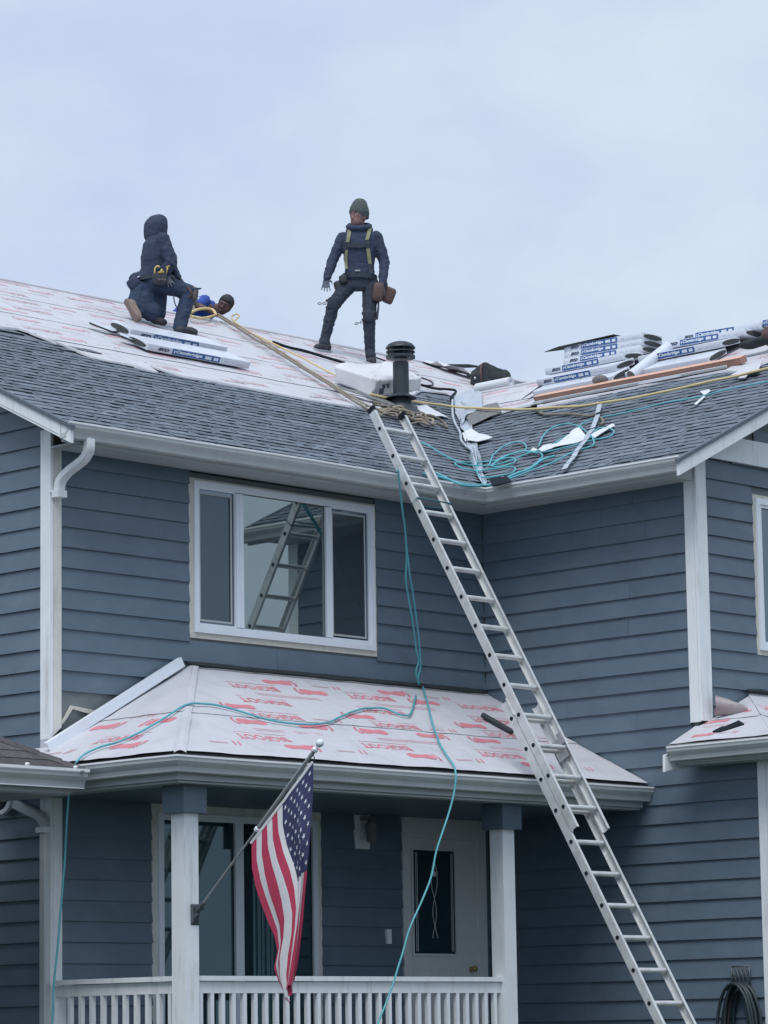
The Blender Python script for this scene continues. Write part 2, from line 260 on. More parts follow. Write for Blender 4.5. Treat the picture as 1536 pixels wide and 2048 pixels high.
XB, DB, PT = 5.533, 2.634, .48          # inner corner of the two walls, depth of the wing, roof pitch
OV, EZ = .56, 1.49                       # eave overhang, eave height
RY, RX = 5.86, 9.45                      # ridge lines of the main roof and the wing
PA = Plane((0, -OV, EZ), (1, 0, 0), (0, 1, PT))
PB = Plane((XB - OV, 0, EZ), (0, -1, 0), (1, 0, PT))
PF = Plane((0, -2.06, -1.40), (1, 0, 0), (0, 1, .495))
PL = Plane((-.40, 0, -1.40), (0, -1, 0), (1, 0, .51))
RL = Plane((5.10, 0, -1.10), (0, -1, 0), (1, 0, .46))
DATA = """rope_tan 7.56,5.944,4.662 7.403,5.46,4.43 7.155,4.873,4.148 6.931,4.242,3.845 6.728,3.723,3.596 6.53,3.219,3.354 6.379,2.844,3.174 6.203,2.449,2.985 6.045,1.991,2.764 6.058,1.839,2.691;rope_tan2 7.628,5.982,4.69 7.484,5.502,4.46 7.195,4.752,4.1 6.961,4.154,3.813 6.728,3.607,3.55 6.559,3.134,3.323 6.358,2.674,3.103 6.226,2.252,2.9 6.239,1.939,2.75;rope_yellow_upper 7.753,5.827,4.606 8.165,6.19,4.78 8.209,6.287,4.827 7.893,6.024,4.701 7.657,5.726,4.557 7.45,5.26,4.334 7.386,4.868,4.145 7.324,4.482,3.96 7.263,4.104,3.779 7.165,3.734,3.601 7.11,3.472,3.475;rope_loop 7.217,5.579,4.557 7.418,5.843,4.683 7.314,5.85,4.687 7.01,5.667,4.599 6.658,5.389,4.466 6.852,5.623,4.498 6.865,5.537,4.457 7.114,5.654,4.513 7.45,5.886,4.624 7.646,6.035,4.695;cord_black_upper 7.616,5.063,4.209 7.724,4.929,4.145 7.967,4.89,4.126 8.154,4.753,4.06 8.342,4.616,3.995;cord_vent 9.64,5.37,4.356 9.671,5.252,4.3 9.602,5.055,4.205 9.533,4.86,4.112 9.607,4.744,4.056 9.634,4.609,3.991 9.65,4.488,3.933 9.469,4.289,3.837 9.286,4.197,3.793 9.115,4.164,3.778 8.972,4.125,3.759;cord_valley 9.08,4.171,3.786 9.135,4.104,3.754 9.263,4.066,3.735 9.558,4.165,3.783 9.732,4.198,3.799 9.654,4.096,3.75 9.359,3.873,3.643 9.033,3.606,3.515;rope_long 6.969,2.895,3.199 7.159,2.854,3.179 7.44,2.896,3.199 7.724,2.939,3.22 8.05,2.981,3.24 8.451,3.05,3.273 8.417,2.717,3.203 8.175,2.202,3.087 7.941,1.667,2.975 7.784,1.244,2.899 7.677,0.871,2.848 7.53,0.4,2.777 7.476,0.015,2.752 7.446,-0.344,2.737 7.461,-0.662,2.744 7.476,-0.976,2.752 7.536,-1.251,2.78 7.55,-1.558,2.787 7.606,-1.768,2.814 7.661,-1.977,2.84 7.713,-2.124,2.865;rope_grey 7.928,1.356,2.928 7.75,1.145,2.843 7.604,0.935,2.773 7.505,0.69,2.726 7.422,0.447,2.686 7.294,0.202,2.624 7.167,-0.039,2.563 7.185,-0.105,2.572 7.077,-0.228,2.52 6.94,-0.388,2.454 6.781,-0.533,2.378 6.719,-0.546,2.348;hose_a 6.254,-0.135,2.13 6.53,0.07,2.262 6.828,0.246,2.406 6.965,0.262,2.471 6.995,0.152,2.486 6.872,-0.087,2.426 6.662,-0.363,2.326 6.403,-0.666,2.201 6.167,-0.915,2.088 5.958,-1.103,1.988 5.859,-1.147,1.94 5.819,-1.072,1.921 5.792,-1,1.908 5.663,-0.981,1.846 5.493,-0.966,1.765 5.383,-0.901,1.712 5.292,-0.82,1.668 5.204,-0.768,1.626 5.144,-0.711,1.597;hose_b 5.831,-0.966,1.927 6.146,-0.862,2.078 6.527,-0.673,2.261 6.473,-0.848,2.235 6.37,-1.004,2.185 6.26,-1.107,2.133 6.146,-1.15,2.078 6.099,-1.094,2.055 6.099,-0.985,2.055 6.032,-0.796,2.024 5.973,-0.588,1.995 5.971,-0.406,1.994 6.071,-0.174,2.042 6.168,0.01,2.088 6.14,0.086,2.075 6.065,0.189,2.039 5.88,0.138,1.95 5.755,0.06,1.891;hose_c 5.342,-0.68,1.692 5.462,-0.716,1.75 5.677,-0.647,1.853 5.819,-0.557,1.921 5.958,-0.404,1.988 6.07,-0.215,2.042 6.149,-0.039,2.08 6.165,0.041,2.087 6.114,0.131,2.063 5.98,0.147,1.999 5.809,0.095,1.916;hose_d 5.793,0.128,1.909 6.122,0.381,2.067 6.302,0.487,2.153 6.487,0.562,2.242 6.58,0.541,2.286 6.583,0.434,2.288 6.472,0.256,2.235 6.305,0.076,2.154 6.174,-0.011,2.091 6.142,0.055,2.076 6.081,0.155,2.047 5.954,0.15,1.986 5.772,0.069,1.899 5.675,-0.124,1.852 5.713,-0.21,1.87 5.775,-0.228,1.9 5.869,-0.158,1.945 5.955,-0.036,1.987 5.983,0.115,2 5.989,0.323,2.003 5.963,0.469,2.009 5.755,0.414,1.983 5.474,0.292,1.924 5.392,0.164,1.863 5.437,0.093,1.829 5.591,0.1,1.832 5.648,-0.049,1.839 5.641,-0.221,1.835 5.585,-0.375,1.809 5.489,-0.492,1.763 5.388,-0.548,1.714 5.338,-0.501,1.69 5.334,-0.361,1.688 5.351,-0.162,1.706 5.454,-0.03,1.769 5.668,0.183,1.872 6.01,0.484,2.016 6.334,0.755,2.146 6.523,0.94,2.235;hose_e 5.744,1.002,2.265 5.725,0.861,2.197 5.654,0.659,2.1 5.608,0.482,2.015 5.612,0.338,1.946 5.777,0.334,1.944 5.789,0.077,1.907 5.822,-0.061,1.922 5.936,-0.126,1.977 6.051,-0.192,2.032 6.106,-0.342,2.059 6.348,-0.332,2.175 6.614,-0.305,2.303 6.856,-0.2,2.419 6.97,-0.204,2.474 7.001,-0.344,2.489 6.993,-0.582,2.485 7.051,-0.796,2.512 7.112,-1.07,2.542 7.112,-1.453,2.542 7.197,-1.764,2.583 7.228,-2.298,2.597;hose_f 4.251,-0.417,1.584 4.384,-0.416,1.584 4.514,-0.457,1.565 4.598,-0.54,1.525 4.752,-0.561,1.515 4.991,-0.486,1.551 5.042,-0.589,1.548 5.171,-0.636,1.61 5.319,-0.667,1.681 5.411,-0.748,1.725 5.66,-0.694,1.845 5.732,-0.794,1.879;hose_g 4.338,-0.362,1.615 4.528,-0.314,1.638 4.551,-0.39,1.602 4.536,-0.533,1.533 4.597,-0.637,1.483 4.875,-0.578,1.512;wire_valley 8.983,3.537,3.486 8.278,2.892,3.177 7.709,2.349,2.916 7.373,1.984,2.741 7.122,1.72,2.614 6.798,1.418,2.469 6.623,1.203,2.366 6.529,1.048,2.292 6.414,0.903,2.222 6.126,0.656,2.104;strand1 3.638,-0.68,1.513 3.71,-0.627,1.344 3.797,-0.572,1.172 3.879,-0.523,1.016 3.974,-0.447,0.769 4.025,-0.387,0.571 4.098,-0.34,0.422 4.258,-0.253,0.139 4.361,-0.19,-0.066 4.425,-0.16,-0.163 4.414,-0.135,-0.248 4.445,-0.111,-0.329 4.497,-0.1,-0.363;strand2 3.604,-0.7,1.521 3.708,-0.635,1.319 3.83,-0.558,1.082 3.952,-0.475,0.82 4.045,-0.414,0.627 4.135,-0.364,0.47 4.221,-0.311,0.302 4.34,-0.239,0.071 4.429,-0.176,-0.131 4.459,-0.146,-0.231 4.449,-0.121,-0.316 4.476,-0.1,-0.383;strand2b 4.505,-0.079,-0.389 4.614,-0.003,-0.352 4.468,-0.177,-0.438 4.157,-0.511,-0.603 3.785,-0.901,-0.796 3.475,-1.238,-0.963 3.164,-1.597,-1.141 2.976,-1.859,-1.27 2.839,-2.049,-1.365 2.769,-2.13,-1.43 2.752,-2.15,-1.48 2.737,-2.15,-1.562 2.703,-2.15,-1.672 2.655,-2.15,-1.781 2.588,-2.15,-1.913 2.495,-2.15,-2.108 2.441,-2.15,-2.28 2.368,-2.15,-2.431 2.258,-2.15,-2.602 2.156,-2.15,-2.751 2.066,-2.15,-2.941 1.982,-2.15,-3.129 1.9,-2.15,-3.296 1.812,-2.15,-3.453 1.7,-2.15,-3.626;hose_porch 4.159,-0.363,-0.53 3.61,-0.816,-0.754 3.449,-0.905,-0.798 3.372,-0.872,-0.782 3.314,-0.77,-0.732 3.135,-0.786,-0.739 2.854,-0.87,-0.781 2.475,-1.054,-0.872 2.095,-1.244,-0.966 1.797,-1.327,-1.007 1.553,-1.33,-1.009 1.346,-1.297,-0.992 1.198,-1.205,-0.947 1.085,-1.108,-0.899 0.938,-1.047,-0.868 0.769,-1.041,-0.866 0.611,-1.075,-0.882 0.477,-1.109,-0.923 0.314,-1.131,-1.006 0.148,-1.128,-1.091 -0.022,-1.099,-1.177 -0.146,-1.021,-1.24 -0.214,-0.88,-1.275 -0.333,-0.827,-1.336 -0.468,-0.889,-1.405 -0.47,-0.848,-1.451 -0.47,-0.816,-1.515 -0.5,-0.826,-1.62 -0.5,-0.807,-1.762 -0.5,-0.788,-1.966 -0.5,-0.769,-2.211 -0.5,-0.731,-2.495 -0.5,-0.694,-2.779 -0.5,-0.656,-3.062 -0.5,-0.625,-3.304 -0.5,-0.606,-3.587;tieA 3.604,-0.7,1.507 3.705,-0.7,1.523 3.908,-0.7,1.532 4.143,-0.66,1.545 4.26,-0.66,1.544;torn 0.643,3.343,3.364 1.233,3.094,3.244 1.957,3.07,3.232 2.281,3.154,3.273 2.49,3.059,3.227 2.445,2.742,3.075 2.499,2.579,2.997 2.594,2.466,2.943 2.741,2.375,2.899 2.976,2.382,2.902 3.388,2.509,2.963 3.296,2.224,2.826 3.675,2.271,2.849 4.038,2.295,2.86 4.708,2.268,2.847 5.372,2.213,2.821 5.952,2.278,2.852 6.416,2.327,2.876 6.683,2.364,2.893;torn2 7.189,2.734,3.071 7.839,3.184,3.287 8.611,3.725,3.547 8.903,3.928,3.644 9.651,4.188,3.769 9.637,4.057,3.706;tornB 8.089,2.349,2.986 8.049,2.091,2.966 8.202,2.044,3.04 8.259,1.875,3.067 8.063,1.474,2.973 8.263,1.618,3.069 8.132,0.63,3.006 8.189,-0.21,3.034 8.15,-1.033,3.015 7.953,-1.377,2.92 8.218,-1.56,3.048;valleymetal 9.152,3.692,3.531 7.725,2.313,2.869 6.777,1.343,2.404 5.901,0.447,1.973 5.186,-0.284,1.622;scrapT1 7.661,2.858,3.161 7.949,2.985,3.222 7.831,2.542,3.009 7.331,2.388,2.935 7.167,2.359,2.921;scrapT2 6.631,2.205,2.837 7.274,2.445,2.953 6.782,1.942,2.711 6.714,2.124,2.798;scrapL 6.92,2.834,3.139 7.436,2.968,3.203 7.816,2.914,3.177 7.406,2.494,2.976 6.814,2.305,2.885 6.677,2.431,2.946;felt 6.494,3.032,3.244 6.759,3.105,3.279 6.755,2.839,3.151 7.14,2.873,3.168 7.338,2.801,3.133 7.032,2.585,3.03 6.858,2.714,3.092 6.64,2.875,3.169;scrapV1 9.383,3.88,3.647 9.513,3.706,3.709 9.313,3.394,3.613 8.436,2.584,3.192 8.253,2.644,3.104 7.759,2.271,2.867 8.313,2.872,3.133;scrapV2 8.629,3.007,3.295 8.483,2.38,3.225 8.081,1.98,3.032 7.745,2.111,2.871 7.863,2.291,2.927;scrapV2b 8.347,2.767,3.139 8.614,2.519,3.268 8.101,2.006,3.022 7.735,2.139,2.846;scrapV3 7.332,1.883,2.662 7.488,1.894,2.737 6.965,1.125,2.486 6.864,1.245,2.438 6.989,1.536,2.498;strip1 7.098,-0.21,2.525 7.529,0.088,2.732 6.515,-0.631,2.245 6.989,-0.301,2.473 5.107,-1.453,1.569 6.515,-0.631,2.245;scrapB1 6.026,-0.332,2.026 6.258,-0.311,2.137 6.42,-0.403,2.214 6.593,-0.323,2.298 6.597,-0.385,2.3 6.433,-0.589,2.221 6.271,-0.79,2.143 6.221,-0.702,2.119 6.17,-0.615,2.095 6.074,-0.501,2.049 5.94,-0.452,1.984;scrapB1b 6.133,-0.233,2.077 6.238,-0.216,2.127 6.241,-0.319,2.129 6.083,-0.329,2.053;scrapB2 6.305,-0.774,2.159 6.645,-0.77,2.323 6.542,-0.888,2.273 6.201,-0.9,2.109;scrapB3 7.614,-1.609,2.778 7.901,-1.531,2.916 7.827,-1.631,2.88 7.579,-1.724,2.761;scrapB4 6.865,-1.633,2.418 7.17,-1.521,2.565 7.115,-1.583,2.538 6.825,-1.696,2.399;scrapB5 7.375,-1.311,2.663 7.39,-1.414,2.67 7.312,-1.493,2.633 7.17,-1.521,2.565;scrapB6 7.8,-1.494,2.897 7.916,-1.47,2.953 8.106,-1.55,3.044 7.654,-1.826,2.827 7.661,-1.474,2.83;rubble 6.154,-0.102,2.077 6.277,-0.035,2.136 6.161,-0.196,2.08 6.076,-0.236,2.039;blackpad 5.157,-0.441,1.638 5.112,-0.721,1.617 4.915,-0.946,1.522 4.867,-0.746,1.499;valleybits 6.281,0.858,2.201 6.734,1.165,2.348 6.163,0.594,2.074 5.448,-0.074,1.753 5.351,-0.247,1.67 5,-0.497,1.55;greypatch 8.579,3.695,3.532 9.726,4.217,3.783;bundleA 3.933,3.365,3.384 4.494,3.348,3.376 4.762,3.332,3.368 5.29,3.26,3.334 4.39,3.799,3.592 5.02,3.843,3.613 5.538,3.698,3.544;bag 6.969,2.837,3.14 6.9,3.343,3.383;scrapsA 2.677,3.319,3.352 2.818,3.255,3.321 0.641,0.562,2.029 0.739,0.641,2.067 0.632,0.247,1.877 0.879,0.328,1.916;bagdark 10.632,4.723,4.026 12.109,5.446,4.373;paperstuff 11.239,5.668,4.48 11.32,5.51,4.403 11.267,5.354,4.329;lineA 4.456,5.344,4.324 4.876,5.335,4.32 5.275,5.294,4.3;hook 5.533,-2.96,-3.112 5.533,-3.175,-3.117 5.533,-3.152,-3.272 5.533,-2.954,-3.268;tpiece 4.655,-0.743,-0.728 4.674,-1.098,-0.904;rl 5.278,-2.987,-0.998 5.384,-3.02,-0.949 5.378,-3.054,-0.952 5.501,-3.12,-0.896 5.409,-3.247,-0.938 5.336,-3.161,-0.972 5.273,-3.078,-1.001;rl2 5.585,-2.721,-0.837 6.046,-2.394,-0.625 5.886,-2.606,-0.699 5.748,-2.829,-0.762;smallblack -0.364,-1.432,-1.372 -0.341,-1.455,-1.36;flag_top 0.015,-3.154,-1.548 0.015,-3.151,-1.725 0.015,-3.137,-1.92 0.015,-3.11,-2.153 0.015,-3.079,-2.378 0.015,-3.048,-2.579 0.015,-3.022,-2.773 0.015,-2.992,-2.946 0.015,-2.961,-3.101 0.015,-2.92,-3.243;flag_bot 0.015,-2.443,-2.15 0.015,-2.446,-2.337 0.015,-2.49,-2.497 0.015,-2.546,-2.618 0.015,-2.618,-2.758 0.015,-2.695,-2.886 0.015,-2.722,-3.004 0.015,-2.68,-3.136 0.015,-2.724,-3.238 0.015,-2.85,-3.427;flag_mid 0.015,-2.801,-1.849 0.015,-2.815,-2.02 0.015,-2.869,-2.18 0.015,-2.946,-2.34 0.015,-2.988,-2.479 0.015,-2.997,-2.636 0.015,-2.966,-2.81 0.015,-2.935,-2.983 0.015,-2.893,-3.176 0.015,-2.88,-3.331"""
PTS = {}
for item in DATA.split(';'):
    a = item.split(' '); PTS[a[0]] = [V(tuple(float(c) for c in q.split(','))) for q in a[1:]]

def smooth_line(pts, sub=4, jit=0.):
    pts = [V(p) for p in pts]; out = []
    for i in range(len(pts) - 1):
        p0 = pts[max(i - 1, 0)]; p1 = pts[i]; p2 = pts[i + 1]; p3 = pts[min(i + 2, len(pts) - 1)]
        for k in range(sub):
            t = k / sub
            q = .5 * ((2 * p1) + (p2 - p0) * t + (2 * p0 - 5 * p1 + 4 * p2 - p3) * t * t + (3 * p1 - p0 - 3 * p2 + p3) * t ** 3)
            if jit: q = q + noise.noise_vector(q * 5) * jit
            out.append(q)
    out.append(pts[-1]); return out
def interp(tbl, x):
    if x <= tbl[0][0]: return tbl[0][1]
    for (a, b), (c, d) in zip(tbl, tbl[1:]):
        if x <= c: return b + (d - b) * (x - a) / max(c - a, 1e-9)
    return tbl[-1][1]

_txt = {}
def text2d(body, size, shear=0., bold=.0):
    key = (body, size, shear, bold)
    if key not in _txt:
        c = bpy.data.curves.new('t', 'FONT'); c.body = body; c.size = size; c.align_x = 'CENTER'; c.align_y = 'CENTER'; c.shear = shear; c.offset = bold
        c.resolution_u = 2
        o = bpy.data.objects.new('t', c); COL.objects.link(o); bpy.context.view_layer.update()
        me = bpy.data.meshes.new_from_object(o.evaluated_get(bpy.context.evaluated_depsgraph_get()))
        _txt[key] = ([tuple(v.co[:2]) for v in me.vertices], [tuple(p.vertices) for p in me.polygons])
        bpy.data.objects.remove(o); bpy.data.meshes.remove(me); bpy.data.curves.remove(c)
    return _txt[key]

# ------------------------------------------------------------------ ground
g = MB(); g.add([(-900, -900, -5.3), (900, -900, -5.3), (900, 900, -5.3), (-900, 900, -5.3)], [(0, 1, 2, 3)])
g.build('lawn_ground', M['lawn'], kind='structure')
g = MB(); g.box(-26, 1.5, -34, -4.2, -5.4, -5.24); g.build('driveway', M['concrete'], kind='structure')

# ------------------------------------------------------------------ the house
house = thing('house', 'blue grey two storey house with white trim, covered porch and half stripped roof', 'house', (2.5, 0, -5.3))
E_ = .178
def wallA(a, d, z): return (a, -d, z)
def wallB(a, d, z): return (XB - d, -a, z)
def wallC(a, d, z): return (a, -DB - d, z)
def wallD(a, d, z): return (-d, a, z)

def rect_wall(fn, poly, name):
    b = MB(); n = len(poly)
    b.add([fn(a, 0, z) for a, z in poly] + [fn(a, -.14, z) for a, z in poly],
          [tuple(range(n)), tuple(range(2 * n - 1, n - 1, -1))] + [(i, (i + 1) % n, n + (i + 1) % n, n + i) for i in range(n)])
    return b.build(name, M['sheath'], house)
def plank(fn, a0, a1, z0, parent, cut=None, e=E_):
    zt = z0 + e + .014; jig = random.uniform(-.0022, .0022)
    prof = [(.031 + jig, z0 + random.uniform(-.002, .002)), (.010, zt), (.001, zt), (.012, z0)]
    def ends(a_lo, a_hi):
        return a_lo, a_hi
    b = MB(); c0 = [fn(a0 if cut is None else cut(z)[0], d, z) for d, z in prof]; c1 = [fn(a1 if cut is None else cut(z)[1], d, z) for d, z in prof]
    b.add(c0 + c1, [(0, 1, 2, 3), (7, 6, 5, 4)] + [(i, 4 + i, 4 + (i + 1) % 4, (i + 1) % 4) for i in range(4)])
    return b.build('siding_plank', M['siding'], parent)
def courses(fn, zlo, zhi, spans, parent, cut=None):
    k = math.ceil(zlo / E_)
    while k * E_ < zhi - .02:
        z0 = k * E_
        for a0, a1 in spans(z0 + .02, z0 + E_ - .02):
            if a1 - a0 <= .03: continue
            cutp = []
            if a1 - a0 > 1.6 and cut is None:
                j = a0 + random.uniform(.5, 3.4)
                while j < a1 - .4: cutp.append(j); j += 3.66
            es = [a0] + cutp + [a1]
            for q0, q1 in zip(es, es[1:]): plank(fn, q0 + (.0015 if q0 != a0 else 0), q1 - (.0015 if q1 != a1 else 0), z0, parent, cut)
        k += 1

wa = rect_wall(wallA, [(0, -5.3), (XB, -5.3), (XB, 1.36), (0, 1.36)], 'front_wall')
def spansA(z0, z1):
    out = [(.094, XB - .028)]
    def cutout(a, b):
        res = []
        for p, q in out:
            if b <= p or a >= q: res.append((p, q))
            else:
                if a > p: res.append((p, a))
                if b < q: res.append((b, q))
        out[:] = res
    if z1 > -.13 and z0 < 1.30: cutout(1.600 + random.uniform(-.006, .003), 3.998)
    if z0 < -1.64: cutout(1.135, 3.215)
    if z0 < -1.61: cutout(4.292, 5.448)
    if -1.12 < z1 and z0 < -.75: cutout(.0, .98 + (z0 + 1) * .9)
    return out
courses(wallA, -4.3, 1.38, spansA, wa)
wb = rect_wall(wallB, [(0, -5.3), (3.366, -5.3), (3.366, -1.05), (DB, -1.05), (DB, 1.36), (0, 1.36)], 'wing_side_wall')
def spansB(z0, z1):
    return [(.028, 2.558 if z0 > -1.12 else 3.305)]
courses(wallB, -4.3, 1.38, spansB, wb)
wc = rect_wall(wallC, [(XB + .14, -1.2), (13.37, -1.2), (13.37, 1.6), (RX, 3.45), (XB + .14, 1.6)], 'wing_gable_wall')
def spansC(z0, z1):
    if z0 > 1.60:
        a0 = XB + .03 + (z1 - 1.50) / PT
        return [(a0, 13.0)]
    out = [(5.664, 13.3)]
    if z1 > -.17 and z0 < 1.35: out = [(5.664, 6.412), (8.3, 13.3)]
    return out
courses(wallC, -1.05, 2.6, spansC, wc)
wd = rect_wall(wallD, [(0, -5.3), (11.7, -5.3), (11.7, 1.36), (5.86, 4.35), (0, 1.58)], 'gable_side_wall')
def cutD(z): return (max(.102, (z - 1.64) / PT), 11.0)
courses(wallD, -4.3, 3.4, lambda z0, z1: [(.102, 11.0)], wd, cutD)
b = MB(); b.box(XB + .14, 13.37, -3.366, -DB + .1, -5.3, -1.05); b.build('lower_wing_wall', M['siding'], house)
b = MB(); b.box(-.0, 13.37, .14, 11.7, -5.3, 1.2); b.build('house_core', M['sheath'], house)

# corner boards
def trimbox(name, x0, x1, y0, y1, z0, z1, mt='trim', parent=house):
    b = MB(); b.box(x0, x1, y0, y1, z0, z1); o = b.build(name, M[mt], parent); return o
trimbox('corner_board', -.032, -.001, -.033, .100, -1.135, 1.55)
b = MB(); b.hexa([(.002, -.034, -1.11), (.092, -.034, -1.03), (.092, -.001, -1.03), (.002, -.001, -1.11), (.002, -.034, 1.40), (.092, -.034, 1.40), (.092, -.001, 1.40), (.002, -.001, 1.40)])
b.build('corner_board', M['aged'], house, label='yellowed corner board with rotten lower end above the porch roof')
b = MB(); b.box(-.030, -.001, -.034, .101, -1.36, -1.137); b.build('wall_wrap', M['paper'], house)
trimbox('corner_board', -.032, -.001, -.033, .100, -5.2, -1.60)
b = MB(); b.prism([(XB - .395, -DB - .04, 1.372), (XB - .035, -DB - .04, 1.372), (XB - .035, -DB - .04, 1.60), (XB - .395, -DB - .04, 1.43)], (0, .028, 0)); b.build('eave_return', M['soffit'], house)
trimbox('corner_board', .002, .10, -.034, -.001, -5.2, -1.60)
trimbox('corner_board', XB - .033, XB - .001, -DB - .030, -2.560, -.872, 1.375)
trimbox('corner_board', XB - .028, XB + .126, -DB - .066, -DB - .033, -.862, 1.60)
trimbox('corner_board', XB - .033, XB - .001, -3.40, -3.31, -5.2, -1.18)
trimbox('corner_board', XB - .030, XB + .09, -3.436, -3.403, -5.2, -1.18)
# frieze of the wing gable
b = MB(); zt_ = lambda x: EZ + PT * (x - XB + OV) - .16
b.prism([(XB + .13, -DB - .060, 1.615), (13.0, -DB - .060, 1.615), (12.6, -DB - .060, 1.85), (6.05, -DB - .060, 1.85), (XB + .13, -DB - .060, zt_(XB + .13))], (0, .031, 0)); b.build('frieze_board', M['trim'], house)
# torn sheathing strip low on the front wall
b = MB(); b.prism([(.10, -.006, -1.06), (.95, -.006, -.80), (.95, -.006, -.66), (.10, -.006, -.70)], (0, -.006, 0)); b.build('bare_sheathing', M['sheath'], house)
b = MB(); b.prism([(.10, -.016, -.97), (.14, -.016, -.93), (.20, -.016, -.835), (.50, -.016, -.865), (.72, -.016, -.92), (.52, -.016, -.915), (.22, -.016, -.865), (.15, -.016, -.955), (.10, -.016, -1.01)], (0, -.016, 0)); b.build('split_trim_strip', M['cream'], house)

# windows ---------------------------------------------------------------
def bx(fn, bld, a0, a1, z0, z1, d0, d1, mi=0):
    bld.hexa([fn(a0, d0, z0), fn(a1, d0, z0), fn(a1, d1, z0), fn(a0, d1, z0), fn(a0, d0, z1), fn(a1, d0, z1), fn(a1, d1, z1), fn(a0, d1, z1)], mi)
def ring(fn, bld, a0, a1, z0, z1, w, d0, d1, wb=None, mi=0):
    wb = wb or w
    bx(fn, bld, a0, a0 + w, z0, z1, d0, d1, mi); bx(fn, bld, a1 - w, a1, z0, z1, d0, d1, mi)
    bx(fn, bld, a0 + w, a1 - w, z1 - w, z1, d0, d1, mi); bx(fn, bld, a0 + w, a1 - w, z0, z0 + wb, d0, d1, mi)

def big_window():
    fn = wallA
    b = MB(); ring(fn, b, 1.597, 4.0, -.140, 1.310, .075, .001, .021, .075); w = b.build('window', M['cream'], house)
    b = MB(); ring(fn, b, 1.652, 3.968, -.088, 1.288, .046, .018, .040, .050)
    ring(fn, b, 1.698, 3.922, -.038, 1.242, .014, .010, .030, .026); b.build('frame', M['vinyl'], w)
    b = MB(); bx(fn, b, 2.172, 2.262, -.008, 1.220, .008, .034); bx(fn, b, 2.207, 2.212, -.008, 1.220, .034, .037); b.build('mullion', M['vinyl'], w)
    b = MB(); bx(fn, b, 3.326, 3.402, -.008, 1.220, .008, .034); b.build('mullion', M['vinyl'], w)
    b = MB(); ring(fn, b, 1.712, 2.172, -.012, 1.228, .012, .004, .022); b.build('sash', M['vinyl'], w)
    b = MB(); ring(fn, b, 3.402, 3.908, -.012, 1.228, .012, .004, .022); b.build('sash', M['vinyl'], w)
    for a0, a1, mt in ((1.722, 2.162, 'glass_dim'), (2.262, 3.326, 'glass'), (3.412, 3.898, 'glass_dim')):
        b = MB(); b.add([fn(a0, .004, -.008), fn(a1, .004, -.008), fn(a1, .004, 1.22), fn(a0, .004, 1.22)], [(0, 1, 2, 3)]); b.build('pane', M[mt], w, recalc=False)
    for a0, a1 in ((1.724, 2.160), (3.414, 3.896)):
        b = MB(); ring(fn, b, a0, a1 - .03, .018, 1.190, .018, .010, .015, mi=1)
        b.add([fn(a0 + .018, .012, .03), fn(a1 - .048, .012, .03), fn(a1 - .048, .012, 1.17), fn(a0 + .018, .012, 1.17)], [(0, 1, 2, 3)]); b.build('insect_screen', [M['screen'], M['soffit']], w)
big_window()
def porch_window():
    fn = wallA
    b = MB(); ring(fn, b, 1.131, 3.220, -3.98, -1.637, .085, .001, .024); w = b.build('porch_window', M['aged'], house)
    b = MB(); ring(fn, b, 1.205, 3.165, -3.92, -1.712, .062, .012, .036); b.build('frame', M['vinyl'], w)
    b = MB(); bx(fn, b, 2.128, 2.228, -3.87, -1.774, .008, .034); b.build('mullion', M['vinyl'], w)
    for a0, a1 in ((1.267, 2.128), (2.228, 3.103)):
        b = MB(); b.add([fn(a0, .005, -3.87), fn(a1, .005, -3.87), fn(a1, .005, -1.77), fn(a0, .005, -1.77)], [(0, 1, 2, 3)]); b.build('pane', M['glass_porch'], w, recalc=False)
    b = MB()
    for i in range(5): bx(fn, b, 2.36 + i * .055, 2.39 + i * .055 + .012 * (i % 2), -3.86, -2.25 - .0 * i, .007, .009)
    b.build('curtain', M['curtain'], w)
porch_window()
def gable_window():
    fn = wallC
    b = MB(); ring(fn, b, 6.412, 8.30, -.185, 1.345, .05, .001, .022); w = b.build('gable_window', M['cream'], house)
    b = MB(); ring(fn, b, 6.452, 8.26, -.14, 1.310, .055, .016, .042); ring(fn, b, 6.507, 8.205, -.085, 1.255, .030, .010, .030); b.build('frame', M['vinyl'], w)
    b = MB(); b.add([fn(6.537, .005, -.055), fn(8.175, .005, -.055), fn(8.175, .005, 1.225), fn(6.537, .005, 1.225)], [(0, 1, 2, 3)]); b.build('pane', M['glass_dim'], w, recalc=False)
gable_window()
